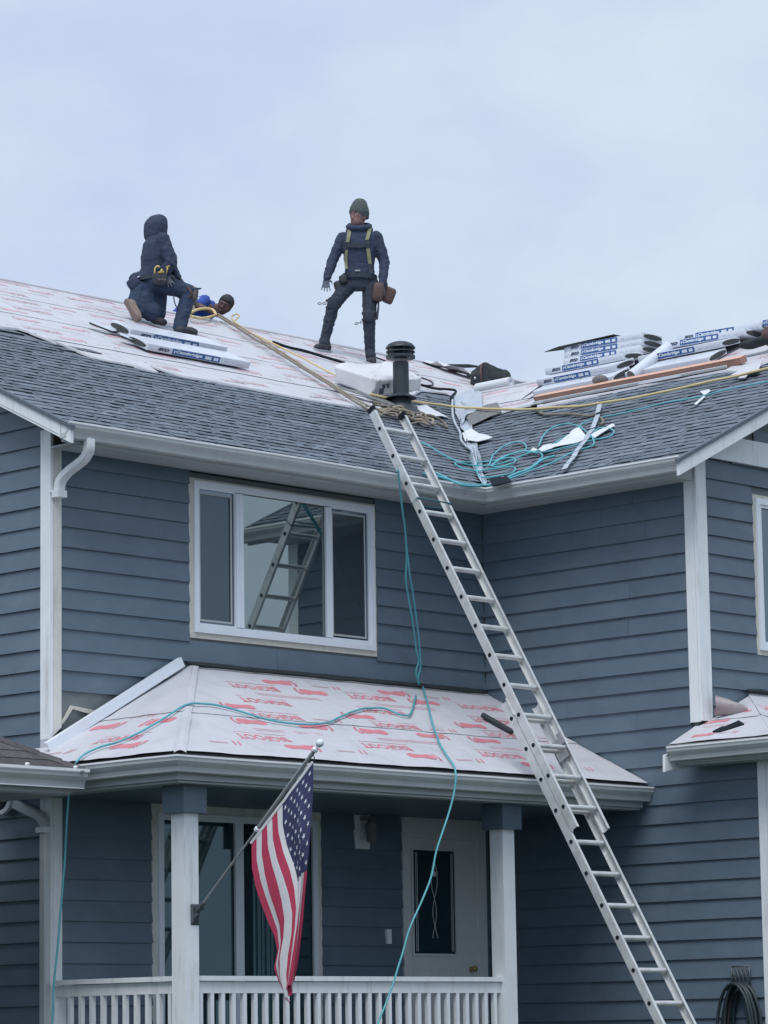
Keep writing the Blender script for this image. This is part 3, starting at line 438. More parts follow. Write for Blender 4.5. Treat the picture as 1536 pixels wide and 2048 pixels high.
def front_door():
    fn = wallA
    b = MB(); bx(fn, b, 4.290, 4.385, -4.12, -1.612, .001, .036); bx(fn, b, 5.335, 5.452, -4.12, -1.612, .001, .036); bx(fn, b, 4.385, 5.335, -1.83, -1.612, .001, .034)
    bx(fn, b, 5.30, 5.335, -4.12, -1.83, .001, .028)
    d = b.build('front_door', M['doorpaint'], house)
    b = MB(); bx(fn, b, 4.387, 5.298, -4.10, -1.832, .001, .016)
    ring(fn, b, 4.415, 5.040, -2.935, -1.915, .025, .016, .030)
    for a0, a1 in ((4.43, 4.70), (4.76, 5.03)): ring(fn, b, a0, a1, -3.95, -3.04, .022, .016, .024)
    b.build('door_leaf', M['doorpaint'], d)
    b = MB(); b.add([fn(4.44, .018, -2.91), fn(5.015, .018, -2.91), fn(5.015, .018, -1.94), fn(4.44, .018, -1.94)], [(0, 1, 2, 3)]); b.build('pane', M['glass_porch'], d, recalc=False)
    b = MB()
    for a in (4.475, 4.495, 4.965, 4.985): bx(fn, b, a, a + .006, -2.89, -1.96, .019, .022)
    for s in (-1, 1):
        b.tube([fn(4.73 + s * (.01 + .035 * sin(i * .55)), .022, -2.05 - i * .055) for i in range(14)], .0035, 5)
    b.lathe(fn(4.73, .020, -2.16), [(.0, 0), (.028, .0), (.028, .004), (0, .004)], 8, axis=(0, -1, 0)); b.build('leaded_pattern', M['doorpaint'], d)
    b = MB(); b.lathe(fn(5.225, .016, -3.05), [(.022, 0), (.022, .02), (.01, .03), (.028, .05), (.03, .065), (.012, .08)], 12, axis=(0, -1, 0)); b.build('handle', M['brass'], d, smooth=True)
front_door()
# porch wall lamp, door bell
b = MB(); bx(wallA, b, 3.655, 3.845, -1.955, -1.640, .012, .040); lamp = b.build('wall_lamp', M['trim'], house)
b = MB(); bx(wallA, b, 3.715, 3.80, -1.69, -1.655, .04, .12); b.lathe(wallA(3.77, .135, -1.90), [(.02, 0), (.045, .02), (.058, .16), (.062, .17), (.03, .21), (.01, .24)], 10); b.build('lantern', M['felt'], lamp)
b = MB(); b.lathe(wallA(3.77, .135, -1.872), [(.024, 0), (.030, .0), (.042, .11), (.03, .11)], 10); b.build('lamp_glass', M['soffit'], lamp)
b = MB(); bx(wallA, b, 4.052, 4.112, -2.825, -2.690, .014, .046); b.build('door_bell', M['trim'], house)

# eaves ---------------------------------------------------------------------
GP = [(0, .010), (0, -.130), (.066, -.130), (.077, -.123), (.080, -.108), (.088, -.086), (.106, -.064), (.121, -.042), (.124, -.014), (.131, -.011), (.131, .004), (.112, .004), (.110, -.05), (.06, -.09), (.012, -.09), (.012, .010)]
def gutter(path, zl, name='gutter', parent=house, wob=.0):
    n = len(GP); pts = []
    for i, (bp, dr) in enumerate(path):
        pts.append((V((bp[0], bp[1], 0)), V((dr[0], dr[1], 0))))
    full = []
    for (p0, d0), (p1, d1) in zip(pts, pts[1:]):
        k = max(2, int((p1 - p0).length / .45))
        for j in range(k): full.append((p0.lerp(p1, j / k), d0 if j == 0 else None, (p1 - p0)))
    full.append((pts[-1][0], pts[-1][1], None))
    vs = []
    ldir = pts[0][1]
    segn = []
    for (p0, d0), (p1, d1) in zip(pts, pts[1:]):
        t = (p1 - p0).normalized(); nn = V((t.y, -t.x, 0))
        if nn.dot(d0) < 0: nn = -nn
        segn.append(nn)
    si = -1
    for i, (p, d, seg) in enumerate(full):
        if d is not None and seg is not None: si += 1
        dd = d if d is not None else segn[si]
        wz = noise.noise(p * 1.3) * wob
        for q, z in GP: vs.append(p + dd * q + V((0, 0, zl + z + wz)))
    fs = []; mi = []
    for i in range(len(full) - 1):
        for j in range(n):
            fs.append((i * n + j, i * n + (j + 1) % n, (i + 1) * n + (j + 1) % n, (i + 1) * n + j)); mi.append(1 if j in (8, 9, 10) else (2 if 11 <= j <= 13 else 0))
    fs += [tuple(range(n)), tuple((len(full) - 1) * n + j for j in range(n))]; mi += [0, 0]
    b = MB(); b.v = [tuple(v) for v in vs]; b.f = fs; b.m = mi
    return b.build(name, [M['gutter'], M['lip'], M['felt']], parent)
g1 = gutter([((-.258, -.421), (0, -1)), ((XB - .421, -.421), (-1, -1)), ((XB - .421, -2.925), (-1, 0))], 1.515, wob=.006)
b = MB()
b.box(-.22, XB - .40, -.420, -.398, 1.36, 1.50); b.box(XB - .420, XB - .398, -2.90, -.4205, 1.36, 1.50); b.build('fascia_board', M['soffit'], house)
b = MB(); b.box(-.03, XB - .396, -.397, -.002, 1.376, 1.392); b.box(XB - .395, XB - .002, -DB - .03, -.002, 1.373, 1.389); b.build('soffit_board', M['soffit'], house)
def seam(p, dr, zl, parent):
    global GP
    old = GP; GP = [(q * 1.02 + .001, z * 1.02) for q, z in old]; t = V((dr[1], -dr[0], 0)) * .007
    gutter([((p[0] - t.x, p[1] - t.y), dr), ((p[0] + t.x, p[1] + t.y), dr)], zl, 'gutter_seam', parent); GP = old
for x in (1.05, 3.02): seam((x, -.421), (0, -1), 1.515, g1)
seam((XB - .421, -1.72), (-1, 0), 1.515, g1)
# rake boards
def rake(name, P, fixed, lo, hi, thick, axis, zoff0, zoff1, mt):
    def zz(a): return EZ + PT * (a - lo[0])
    b = MB()
    if axis == 'x':
        poly = [(fixed, lo[1], EZ + PT * (lo[1] + OV) + zoff1), (fixed, hi, EZ + PT * (hi + OV) + zoff1), (fixed, hi, EZ + PT * (hi + OV) + zoff0), (fixed, lo[1], EZ + PT * (lo[1] + OV) + zoff0)]
        b.prism(poly, (thick, 0, 0))
    else:
        o = XB - OV
        poly = [(lo[1], fixed, EZ + PT * (lo[1] - o) + zoff1), (hi, fixed, EZ + PT * (hi - o) + zoff1), (hi, fixed, EZ + PT * (hi - o) + zoff0), (lo[1], fixed, EZ + PT * (lo[1] - o) + zoff0)]
        b.prism(poly, (0, thick, 0))
    return b.build(name, M[mt], house)
rake('rake_board', None, -.254, (0, -.553), RY, .034, 'x', -.165, -.042, 'trim')
rake('drip_edge', None, -.268, (0, -.575), RY, .05, 'x', -.0415, -.004, 'shingle2')
rake('rake_board', None, -2.936, (0, XB - .553), RX, .034, 'y', -.165, -.042, 'trim')
rake('drip_edge', None, -2.950, (0, XB - .575), RX, .05, 'y', -.0415, -.004, 'shingle2')
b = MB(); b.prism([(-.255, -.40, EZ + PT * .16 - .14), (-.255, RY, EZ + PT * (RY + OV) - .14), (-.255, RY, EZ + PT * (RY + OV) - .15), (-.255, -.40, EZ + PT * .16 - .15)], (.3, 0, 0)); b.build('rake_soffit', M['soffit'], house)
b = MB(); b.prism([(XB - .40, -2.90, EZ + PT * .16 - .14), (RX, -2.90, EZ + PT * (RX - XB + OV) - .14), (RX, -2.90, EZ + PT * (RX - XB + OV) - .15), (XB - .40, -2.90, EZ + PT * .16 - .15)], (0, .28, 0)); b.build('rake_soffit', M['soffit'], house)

# roof decks -----------------------------------------------------------------
def zA(y): return EZ + PT * (y + OV)
def zB(x): return EZ + PT * (x - XB + OV)
b = MB(); dk = -.028; th = .09
vy = RX - XB
polyA = [(-.24, -.44), (XB - .44, -.44), (RX, vy), (16.0, vy - 6.55 + 0.0), (16.0, RY), (-.24, RY)]
b.prism([(x, y, zA(y) + dk) for x, y in polyA], (0, 0, -th))
b.prism([(-.24, RY, zA(RY) + dk), (16, RY, zA(RY) + dk), (16, 12.3, zA(RY) - 3.0), (-.24, 12.3, zA(RY) - 3.0)], (0, 0, -th))
roofA = b.build('main_roof', M['shingle'], house)
b = MB()
b.prism([(XB - .44, -.44, zB(XB - .44) + dk), (XB - .44, -2.93, zB(XB - .44) + dk), (RX, -2.93, zB(RX) + dk), (RX, vy, zB(RX) + dk)], (0, 0, -th))
b.prism([(RX, vy, zB(RX) + dk), (RX, -2.93, zB(RX) + dk), (13.93, -2.93, EZ + dk), (13.93, -OV, EZ + dk)], (0, 0, -th))
roofB = b.build('wing_roof', M['shingle'], house)

# shingles ---------------------------------------------------------------
EXP = .143
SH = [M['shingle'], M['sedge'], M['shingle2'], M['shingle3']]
def shingle_strip(b, P, s0, s1, t0, hbase, seed):
    rnd = random.Random(seed); t0 += rnd.uniform(-.004, .004); skew = rnd.uniform(-.004, .004)
    lift = rnd.choice([0, 0, 0, .001, .003])
    def q(s, t, h): return P.p(s, t + skew * (s - s0), h)
    hb, ht = hbase + .0075 + lift, hbase + .001; tt = t0 + EXP + .03
    b.add([q(s0, t0, hb), q(s1, t0, hb), q(s1, tt, ht), q(s0, tt, ht), q(s0, t0, hbase - .004), q(s1, t0, hbase - .004)], [(0, 1, 2, 3)], 0)
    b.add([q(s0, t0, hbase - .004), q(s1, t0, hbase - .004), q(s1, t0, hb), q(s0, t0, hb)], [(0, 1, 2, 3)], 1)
    s = s0 + rnd.uniform(-.05, .05)
    while s < s1 - .03:
        w = rnd.uniform(.16, .40); a, c = max(s, s0 + .002), min(s + w, s1 - .002)
        if c - a > .03:
            t1 = t0 - .001; x = .006 * rnd.uniform(.7, 1.2); tp = t0 + EXP + .012; ins = min(.014, (c - a) * .2)
            top = hb + x
            b.add([q(a, t1, top), q(c, t1, top), q(c - ins, tp, ht + x * .8), q(a + ins, tp, ht + x * .8)], [(0, 1, 2, 3)], rnd.choice([0, 2, 3, 0, 0, 0]))
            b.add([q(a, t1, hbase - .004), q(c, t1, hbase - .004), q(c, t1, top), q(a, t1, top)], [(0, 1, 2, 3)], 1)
            b.add([q(a, t1, hb - .002), q(a, t1, top), q(a + ins, tp, ht + x * .8), q(a + ins, tp, ht)], [(0, 1, 2, 3)], 2)
            b.add([q(c, t1, hb - .002), q(c - ins, tp, ht), q(c - ins, tp, ht + x * .8), q(c, t1, top)], [(0, 1, 2, 3)], 2)
        s += w + rnd.uniform(.03, .10)
def lay(P, parent, srange, tmax, keep, ln=1.0):
    n = 0; far = MB(); sd = 1
    j = 0
    while j * EXP < 4.6:
        t0 = j * EXP + .075; a, c = srange(t0 + .07)
        s = a - random.uniform(0, .6) * ln
        if j % 2: s -= ln * .37
        while s < c:
            s0, s1 = max(s, a), min(s + ln, c); s += ln; sd += 1
            if s1 - s0 < .05: continue
            if t0 > min(tmax(.5 * (s0 + s1)), .5 * (tmax(s0) + tmax(s1))) + .02: continue
            if keep((s0 + s1) / 2, t0, s0, s1):
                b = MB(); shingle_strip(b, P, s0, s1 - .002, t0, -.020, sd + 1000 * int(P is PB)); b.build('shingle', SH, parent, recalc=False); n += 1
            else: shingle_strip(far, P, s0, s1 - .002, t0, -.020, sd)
        j += 1
    if far.v: far.build('shingle_field', SH, parent, recalc=False, kind='stuff')
    return n

tornA = sorted([PA.st(p) for p in PTS['torn'] + PTS['torn2']]); tornB = sorted([PB.st(p) for p in PTS['tornB']])
k_ = 1.1092
TRA, TRB = (RY + OV) * k_, (RX - XB + OV) * k_
def loA(s):
    v = interp(tornA, s)
    if s > XB: v = max(v, ((s - XB) + OV) * k_ + .0)
    if s > RX: v = max((RX - XB - (s - RX) + OV) * k_, 0)
    return v
def hiA(s): return TRA
def valB(s): return max((OV - s) * k_, 0)
def loB(s): return max(interp(tornB, s), valB(s))
def hiB(s): return TRB
def srA(t):
    y = t / k_ - OV; return (-.245, min(XB + y - .03, 10.5))
def srB(t):
    x = t / k_ - OV + XB; return (-(x - XB) + .03, 2.93)
def keepA(sm, t, s0, s1):
    y = t / k_ - OV; return s1 > -.25 + max(0, (y - .35)) * .80 - .1
def keepB(sm, t, s0, s1):
    x = t / k_ - OV + XB - 4.973; return s0 < 2.93 - max(0, x - 1.35) * .55 + .3
n1 = lay(PA, roofA, srA, lambda s: interp(tornA, s) + .0, keepA, 1.06)
n2 = lay(PB, roofB, srB, lambda s: interp(tornB, s) + .0, keepB, 1.06)
print('shingles', n1, n2)

# underlayment with its red print ------------------------------------------
SOLE = [(1.18 * a_, 1.15 * b_) for a_, b_ in [(-.135, -.018), (-.13, .022), (-.09, .040), (-.03, .030), (.03, .034), (.075, .054), (.11, .050), (.125, .020), (.118, -.020), (.085, -.046), (.03, -.040), (-.03, -.030), (-.09, -.042), (-.122, -.038)]]
TOES = [(1.18 * a_, 1.15 * b_, r_) for a_, b_, r_ in [(.150, .046, .022), (.156, .016, .015), (.152, -.010, .013), (.143, -.032, .012), (.128, -.052, .011)]]
def blob_outline(cx, cy, r, n=8): return [(cx + r * 1.25 * cos(2 * pi * i / n), cy + r * sin(2 * pi * i / n)) for i in range(n)]
def mark(kind, flip):
    if kind == 'text':
        vs, fs = text2d('BIGFOOT', .135, 0, .003); k = .52 / (max(v[0] for v in vs) - min(v[0] for v in vs))
        out = ([(v[0] * k, v[1]) for v in vs], list(fs)); n = len(out[0])
        out[0].extend([(-.30, -.085), (.23, -.085), (.23, -.079), (-.30, -.079)]); out[1].append((n, n + 1, n + 2, n + 3)); return out
    if kind == 'foot':
        sg = -1 if flip else 1; vs = [(sg * a, b_) for a, b_ in SOLE]; fs = [tuple(range(len(SOLE)))]
        for cx, cy, r in TOES:
            n = len(vs); p = [(sg * a, b_) for a, b_ in blob_outline(cx, cy, r)]; vs += p; fs.append(tuple(range(n, n + 8)))
        return vs, fs
    if kind == 'slash':
        vs, fs = [], []
        for a in (-.05, .0):
            n = len(vs); vs += [(a, -.04), (a + .016, -.04), (a + .045, .04), (a + .029, .04)]; fs.append((n, n + 1, n + 2, n + 3))
        for b_ in (-.006, .012):
            n = len(vs); vs += [(.09, b_), (.27, b_), (.27, b_ + .005), (.09, b_ + .005)]; fs.append((n, n + 1, n + 2, n + 3))
        return vs, fs
    if kind == 'rule':
        vs, fs = [], []
        for b_ in (-.02, .012):
            n = len(vs); vs += [(-.35, b_), (.35, b_), (.35, b_ + .006), (-.35, b_ + .006)]; fs.append((n, n + 1, n + 2, n + 3))
        return vs, fs
ROWS = ['foot0 text', 'slash0 foot1', 'text', 'rule', 'foot1 foot0', 'slash0 text', 'foot0', 'text', 'rule']
def underlay(P, parent, s0, s1, lo, hi, seams, h0, seed=0, ds=.11, bumpf=None, amp=.004, rows=.150, tol=.02, fsc=1.0, ink='ink', ms=1.):
    rnd = random.Random(seed); edges = [-9] + seams + [99]
    for ci, (ta, tb) in enumerate(zip(edges, edges[1:])):
        ex = .0 if ci == 0 else -.06
        def hh(s, t):
            h = h0 + amp * (noise.noise(V((s * 2.1, t * 3.5, seed * 3.7))) + .5 * noise.noise(V((s * 6, t * 7, seed))))
            if ci: h += .0025 + .0035 * max(0, 1 - (t - ta - ex) / .12)
            if bumpf: h += bumpf(s, t)
            return h
        b = MB(); ns = int((s1 - s0) / ds) + 1; cols = []
        for i in range(ns + 1):
            s = s0 + (s1 - s0) * i / ns; u, v = max(lo(s), ta + ex), min(hi(s), tb)
            cols.append((s, u, v))
        nr = max(3, int((max(c[2] - c[1] for c in cols)) / .12) + 1)
        prev = None
        for s, u, v in cols:
            if v - u < .01: prev = None; continue
            row = []
            for r in range(nr + 1):
                t = u + (v - u) * (r - 1) / (nr - 1) if r > 1 else u + min(.014, (v - u) * .1) * r
                b.v.append(tuple(P.p(s, t, hh(s, t)))); row.append(len(b.v) - 1)
            if prev:
                for r in range(nr):
                    b.f.append((prev[r], row[r], row[r + 1], prev[r + 1])); b.m.append(0)
            prev = row
        if not b.f: continue
        # print
        nrow = int(10 / rows)
        for ri in range(nrow):
            tc = ri * rows + rows * .5
            if not (ta + ex + .03 < tc < tb - .02): continue
            items = ROWS[ri % len(ROWS)].split(' '); per = 1.22 * fsc; k0 = (ri * .383 * fsc) % per
            for ki in range(int((s0 - 2) / per), int((s1 + 2) / per) + 1):
                for ii, it in enumerate(items):
                    sc = ki * per + k0 + ii * per / len(items); kind, fl = it.rstrip('01'), it.endswith('1')
                    vs, fs = mark(kind, fl)
                    q = [(sc - a * ms, tc + ms * (bb if kind == 'foot' and fl else -bb)) for a, bb in vs]
                    if any(not (s0 < s < s1 and max(lo(s), ta + ex) + tol < t < min(hi(s), tb) - .01) for s, t in q[::3]): continue
                    b.add([P.p(s, t, hh(s, t) + .0022) for s, t in q], fs, 1)
        b.build('underlayment', [M['paper'], M[ink]], parent, smooth=40, recalc=False)
def near(lo):
    def f(s, t): return .028 * exp(-max(0, t - lo(s) - .17) / .07) - .020 * exp(-max(0, t - lo(s)) / .004) + .003 * exp(-max(0, t - lo(s)) / .03) * noise.noise(V((s * 6, 0, 3)))
    return f
underlay(PA, roofA, 0.9, 11.9, loA, hiA, [4.05, 5.10, 6.20], -.020, 1, ds=.055, amp=.006, bumpf=near(loA), ink='inkfaint', rows=.215)
underlay(PB, roofB, -3.85, 2.9, loB, hiB, [4.2], -.020, 2, ds=.06, amp=.006, bumpf=near(loB), ink='inkfaint', rows=.215)
b = MB(); b.tube([(x, RY, zA(RY) - .022 + .006 * noise.noise(V((x * 2, 0, 0)))) for x in [i * .3 - .2 for i in range(54)]], .028, 6); b.build('ridge_wrap', M['paper'], roofA, smooth=True)
b = MB(); b.tube([(RX, y, zB(RX) - .022) for y in [vy - i * .3 for i in range(23)]], .028, 6); b.build('ridge_wrap', M['paper'], roofB, smooth=True)

# porch --------------------------------------------------------------------
pd = MB(); dk = -.035
c0 = (-.40, -2.06); ht = 2.04
pd.prism([PF.p(-.40, 0, dk), PF.p(XB - .03, 0, dk), PF.p(XB - .03, PF.st((0, -.03, PF.o.z + .495 * 2.03))[1], dk), (c0[0] + ht, c0[1] + ht, -1.40 + .505 * ht + dk)], (0, 0, -.06))
pd.prism([PL.p(2.06, 0, dk), (c0[0] + ht, c0[1] + ht, -1.40 + .505 * ht + dk), PL.p(.03, .41, dk), PL.p(-.35, .36, dk), PL.p(-.35, 0, dk)], (0, 0, -.06))
porch_roof = pd.build('porch_roof', M['felt'], house)
kF = sqrt(1 + .495 ** 2); kL = sqrt(1 + .51 ** 2)
underlay(PF, porch_roof, -.40, XB - .035, lambda s: 0.02, lambda s: min(2.03 * kF, max(0, (s + .40) * kF)), [1.02], .0, 3, ds=.05, amp=.008, rows=.190, fsc=1.22, ms=1.15)
def hiL(s):
    if s < .0: return .45
    return min((2.06 - s) * kL * 1.0, 2.02 * kL) if s > .03 else .5
def hiL2(s):
    return (2.06 - s) * kL if s > .035 else .385 * kL
underlay(PL, porch_roof, -.42, 2.055, lambda s: 0.02, hiL2, [1.02], .0, 4, ds=.05, amp=.008, rows=.175, fsc=1.15, ms=1.1)
b = MB(); hp = [V((c0[0] + i * ht / 14, c0[1] + i * ht / 14, -1.40 + .505 * i * ht / 14 + .004)) for i in range(15)]
hv = V((1, -1, 0)).normalized()
for i, p in enumerate(hp):
    w = .050 + .012 * noise.noise(V((i * .9, 2, 0)))
    b.v += [tuple(p + hv * w + V((0, 0, -.018))), tuple(p + hv * w * .5 + V((0, 0, -.004))), tuple(p + V((0, 0, .004))), tuple(p - hv * w * .5 + V((0, 0, -.004))), tuple(p - hv * w + V((0, 0, -.018)))]
for i in range(14):
    for j in range(4): b.f.append((i * 5 + j, i * 5 + j + 1, i * 5 + j + 6, i * 5 + j + 5)); b.m.append(0)
b.build('hip_wrap', M['paper'], porch_roof, smooth=True, recalc=False)
b = MB(); pts = [V((1.55 + i * .26, -.045 - .006 * (i % 2), -.378 + .012 * noise.noise(V((i * .8, 0, 5))))) for i in range(16)]
b.tube(pts, .020, 6); b.tube([p + V((.0, -.045, -.016 + .010 * noise.noise(p * 3))) for p in pts], .014, 6); b.build('wall_flashing', M['bag'], porch_roof, smooth=True)
gutter([((-.339, .30), (-1, 0)), ((-.339, -1.971), (-1, -1)), ((XB - .008, -1.971), (0, -1))], -1.440, 'gutter', porch_roof, wob=.008)
b = MB(); b.box(-.338, -.31, -1.968, .3, -1.62, -1.455); b.box(-.309, XB - .034, -1.968, -1.94, -1.62, -1.455)
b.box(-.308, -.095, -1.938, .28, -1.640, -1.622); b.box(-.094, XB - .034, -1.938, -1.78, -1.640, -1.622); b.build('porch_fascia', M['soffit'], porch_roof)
b = MB(); b.box(-.094, XB - .034, -1.779, -.03, -1.636, -1.618); b.build('porch_ceiling', M['siding'], porch_roof)
def post(x0, y0):
    b = MB(); b.box(x0, x0 + .155, y0, y0 + .155, -4.12, -1.85); o = b.build('porch_post', M['trim'], house)
    b = MB(); b.box(x0 - .050, x0 + .205, y0 - .050, y0 + .205, -1.865, -1.642); b.build('post_cap', M['siding'], o)
post(-.092, -1.770); post(3.764, -1.770)
b = MB(); b.box(.105, .15, -.10, -.036, -4.12, -3.20); b.box(-.04, .09, -.10, -.036, -4.12, -3.22); b.build('half_post', M['trim'], house)
def railing(fn, a0, a1, n, pitch, off):
    b = MB(); bx(fn, b, a0, a1, -3.213, -3.173, -.048, .048); bx(fn, b, a0, a1, -3.312, -3.218, -.020, .020); bx(fn, b, a0, a1, -4.02, -3.955, -.020, .020)
    o = b.build('porch_railing', M['trim'], house)
    mb = MB(); bx(fn, mb, a0 + off, a0 + off + .038, -3.954, -3.313, -.019, .019); me = mb.mesh('baluster', M['trim'])
    for i in range(n):
        c = bpy.data.objects.new('baluster', me); COL.objects.link(c); c.parent = o
        q0, q1 = V(fn(0, 0, 0)), V(fn(i * pitch, 0, 0)); c.location = q1 - q0
railing(lambda a, d, z: (a, -1.692 - d, z), .066, 3.762, 30, .1225, .055)
railing(lambda a, d, z: (-.014 - d, -1.612 + a, z), 0, 1.51, 10, .138, .075)
b = MB(); b.box(-.15, XB - .03, -1.85, -.03, -4.30, -4.12); b.build('porch_deck', M['deckwood'], house)
b = MB(); b.box(-.12, XB - .03, -1.80, -.03, -5.3, -4.31); b.build('porch_skirt', M['siding'], house)

# small roof on the right, in front of the wing ---------------------------
b = MB(); rr = [(5.10, -DB - .03), (5.10, -3.80), (6.24, -DB - .03)]
zr = lambda x: -1.10 + .46 * (x - 5.10)
b.prism([(5.10, -DB + .035, -1.112), (5.10, -3.80, -1.112), (6.27, -DB - .03, zr(6.27) - .012), (5.53, -DB - .03, zr(5.53) - .012), (5.505, -DB + .035, zr(5.5) - .012)], (0, 0, -.05))
b.prism([(5.10, -3.80, -1.112), (9.0, -3.80, -1.112), (9.0, -DB - .03, zr(6.27) - .012), (6.27, -DB - .03, zr(6.27) - .012)], (0, 0, -.05))
small_roof = b.build('lower_roof', M['felt'], house)
kR = sqrt(1 + .46 ** 2)
def hiR(s):
    if s < DB + .03: return .40 * kR
    return max(0, (3.80 - s)) * kR
underlay(RL, small_roof, DB - .02, 3.79, lambda s: .015, hiR, [.62], .004, 6, ds=.05, amp=.008, rows=.115, tol=.004, fsc=.62, ms=.72)
PR2 = Plane((0, -3.80, -1.10), (1, 0, 0), (0, 1, .46))
underlay(PR2, small_roof, 5.12, 8.9, lambda s: .015, lambda s: min(1.165 * kR, (s - 5.10) * kR), [.62], .004, 7, ds=.08, amp=.006, rows=.150)
b = MB(); b.tube([(6.2 + .2 * i, -DB - .06, zr(6.27) + .02 + .01 * (i % 2)) for i in range(9)], .018, 6); b.build('wall_flashing', M['bag'], small_roof, smooth=True)
gutter([((5.214, -2.600), (-1, 0)), ((5.214, -3.69), (-1, -1)), ((9.0, -3.69), (0, -1))], -1.118, 'gutter', small_roof, wob=.006)
b = MB(); b.box(5.215, 5.243, -3.66, -2.58, -1.27, -1.128); b.box(5.243, XB - .035, -3.66, -2.60, -1.285, -1.268); b.build('lower_fascia', M['soffit'], small_roof)
b = MB(); b.prism([(5.09, -2.585, -1.19), (5.15, -2.585, -1.175), (5.235, -2.585, -1.22), (5.40, -2.585, -1.30), (5.25, -2.585, -1.315), (5.13, -2.585, -1.33), (5.085, -2.585, -1.345)], (0, .03, 0)); b.build('fascia_end', M['trim'], small_roof)

# hipped side roof bottom left ----------------------------------------------
zs = lambda u: -1.503 + .55 * u
b = MB(); b.prism([(-.565, -1.09, zs(0)), (-3.005, 1.35, zs(2.44)), (-8, 1.35, zs(2.44)), (-8, -1.09, zs(0))], (0, 0, -.05))
b.prism([(-.565, -1.09, zs(0)), (-.565, 4, zs(0)), (-3.005, 4, zs(2.44)), (-3.005, 1.35, zs(2.44))], (0, 0, -.05))
side_roof = b.build('side_roof', M['brownshingle'], house)
PS = Plane((0, -1.09, -1.503), (1, 0, 0), (0, 1, .55)); kS = sqrt(1 + .55 ** 2)
for j in range(6):
    t = j * .16; s = -3.2
    while s < -.565 - t / kS - .02:
        w = .32; e = min(s + w - .006, -.575 - t / kS); e2 = min(s + w - .006, -.575 - (t + .17) / kS)
        b = MB(); b.hexa([PS.p(s, t, .002), PS.p(e, t, .002), PS.p(max(e2, s + .01), t + .17, .002), PS.p(s, t + .17, .002), PS.p(s, t, .012), PS.p(e, t, .012), PS.p(max(e2, s + .01), t + .17, .005), PS.p(s, t + .17, .005)])
        b.build('roof_shingle', M['brownshingle'], side_roof); s += w
for i in range(9):
    u = i * .13; p = V((-.565 - u, -1.09 + u, zs(u))); q = p + V((-.15, .15, .0825))
    b = MB(); hv2 = V((1, 1, 0)).normalized() * .085; up = V((0, 0, .030)); dn = V((0, 0, -.020))
    b.add([p - hv2 + dn, p + up, p + hv2 + dn, q - hv2 + dn, q + up * .6, q + hv2 + dn, p - hv2 + dn * 2, p + up * .3, p + hv2 + dn * 2], [(0, 1, 4, 3), (1, 2, 5, 4), (0, 6, 7, 1), (1, 7, 8, 2)]); b.build('hip_cap', M['brownshingle'], side_roof, recalc=False)
gutter([((-8, -.991), (0, -1)), ((-.548, -.991), (0, -1))], -1.512, 'gutter', side_roof)
b = MB(); b.box(-8, -.540, -1.128, -1.112, -1.516, -1.492); b.box(-8, -.552, -1.074, -1.060, -1.650, -1.640); b.build('gutter_lip', M['lip'], side_roof)
b = MB()
for x in (-1.19, -.68): b.lathe((x, -1.112, -1.494), [(.014, 0), (.020, .01), (.020, .022), (.008, .026)], 8)
b.build('gutter_screw', M['lip'], side_roof, smooth=True)
b = MB(); b.box(-8, -.62, -.988, -.96, -1.69, -1.53); b.box(-8, -.62, -.959, 3, -1.70, -1.682); b.build('side_fascia', M['soffit'], side_roof)
b = MB(); b.box(-8, -2.1, -.2, 4, -5.3, -1.702); b.build('side_wall', M['siding'], side_roof)
b = MB(); b.lathe((-.03, .53, -1.60), [(.05, 0), (.055, .03), (.15, .05), (.15, .085), (.12, .095)], 20, axis=(-1, 0, 0)); fl = b.build('flood_light', M['trim'], house, smooth=40)
b = MB(); b.lathe((-.127, .53, -1.60), [(.115, 0), (.10, .004)], 20, axis=(-1, 0, 0)); b.build('lens', M['black'], fl)

# downspouts
def rect_pipe(path, w, d, side, name, parent, mt='trim'):
    pts = smooth_line(path, 3); b = MB(); vs = []; k = len(pts); side = V(side)
    for i, p in enumerate(pts):
        t = (pts[min(i + 1, k - 1)] - pts[max(i - 1, 0)]).normalized(); s = (side - t * side.dot(t)).normalized(); n = t.cross(s)
        for a, c in ((-1, -.7), (-.7, -1), (.7, -1), (1, -.7), (1, .7), (.7, 1), (-.7, 1), (-1, .7)): vs.append(p + s * a * w / 2 + n * c * d / 2)
    fs = [(i * 8 + j, i * 8 + (j + 1) % 8, i * 8 + 8 + (j + 1) % 8, i * 8 + 8 + j) for i in range(k - 1) for j in range(8)] + [tuple(range(8)), tuple((k - 1) * 8 + j for j in range(8))]
    b.add(vs, fs); return b.build(name, M[mt], parent, smooth=35)
ds = rect_pipe([(.015, -.485, 1.40), (.015, -.485, 1.335), (.020, -.462, 1.285), (.030, -.40, 1.238), (.035, -.30, 1.200), (.035, -.20, 1.162), (.030, -.120, 1.110), (.026, -.090, 1.06), (.024, -.082, .98)], .088, .070, (1, 0, .0), 'downspout', house)
b = MB(); b.box(-.028, .076, -.125, -.034, .945, 1.005); b.box(-.05, -.028, -.05, -.034, .985, .995); b.build('pipe_collar', M['trim'], ds)
dl = rect_pipe([(-.075, .62, -1.55), (-.070, .47, -1.63), (-.070, .25, -1.715), (-.070, .09, -1.775), (-.068, .02, -1.83), (-.068, -.005, -1.92), (-.068, -.006, -2.6), (-.068, -.006, -5.2)], .085, .066, (0, 1, .0), 'downspout', house, 'gutter')
b = MB(); b.box(-.112, -.034, -.052, .068, -1.930, -1.885); b.build('pipe_collar', M['trim'], dl)

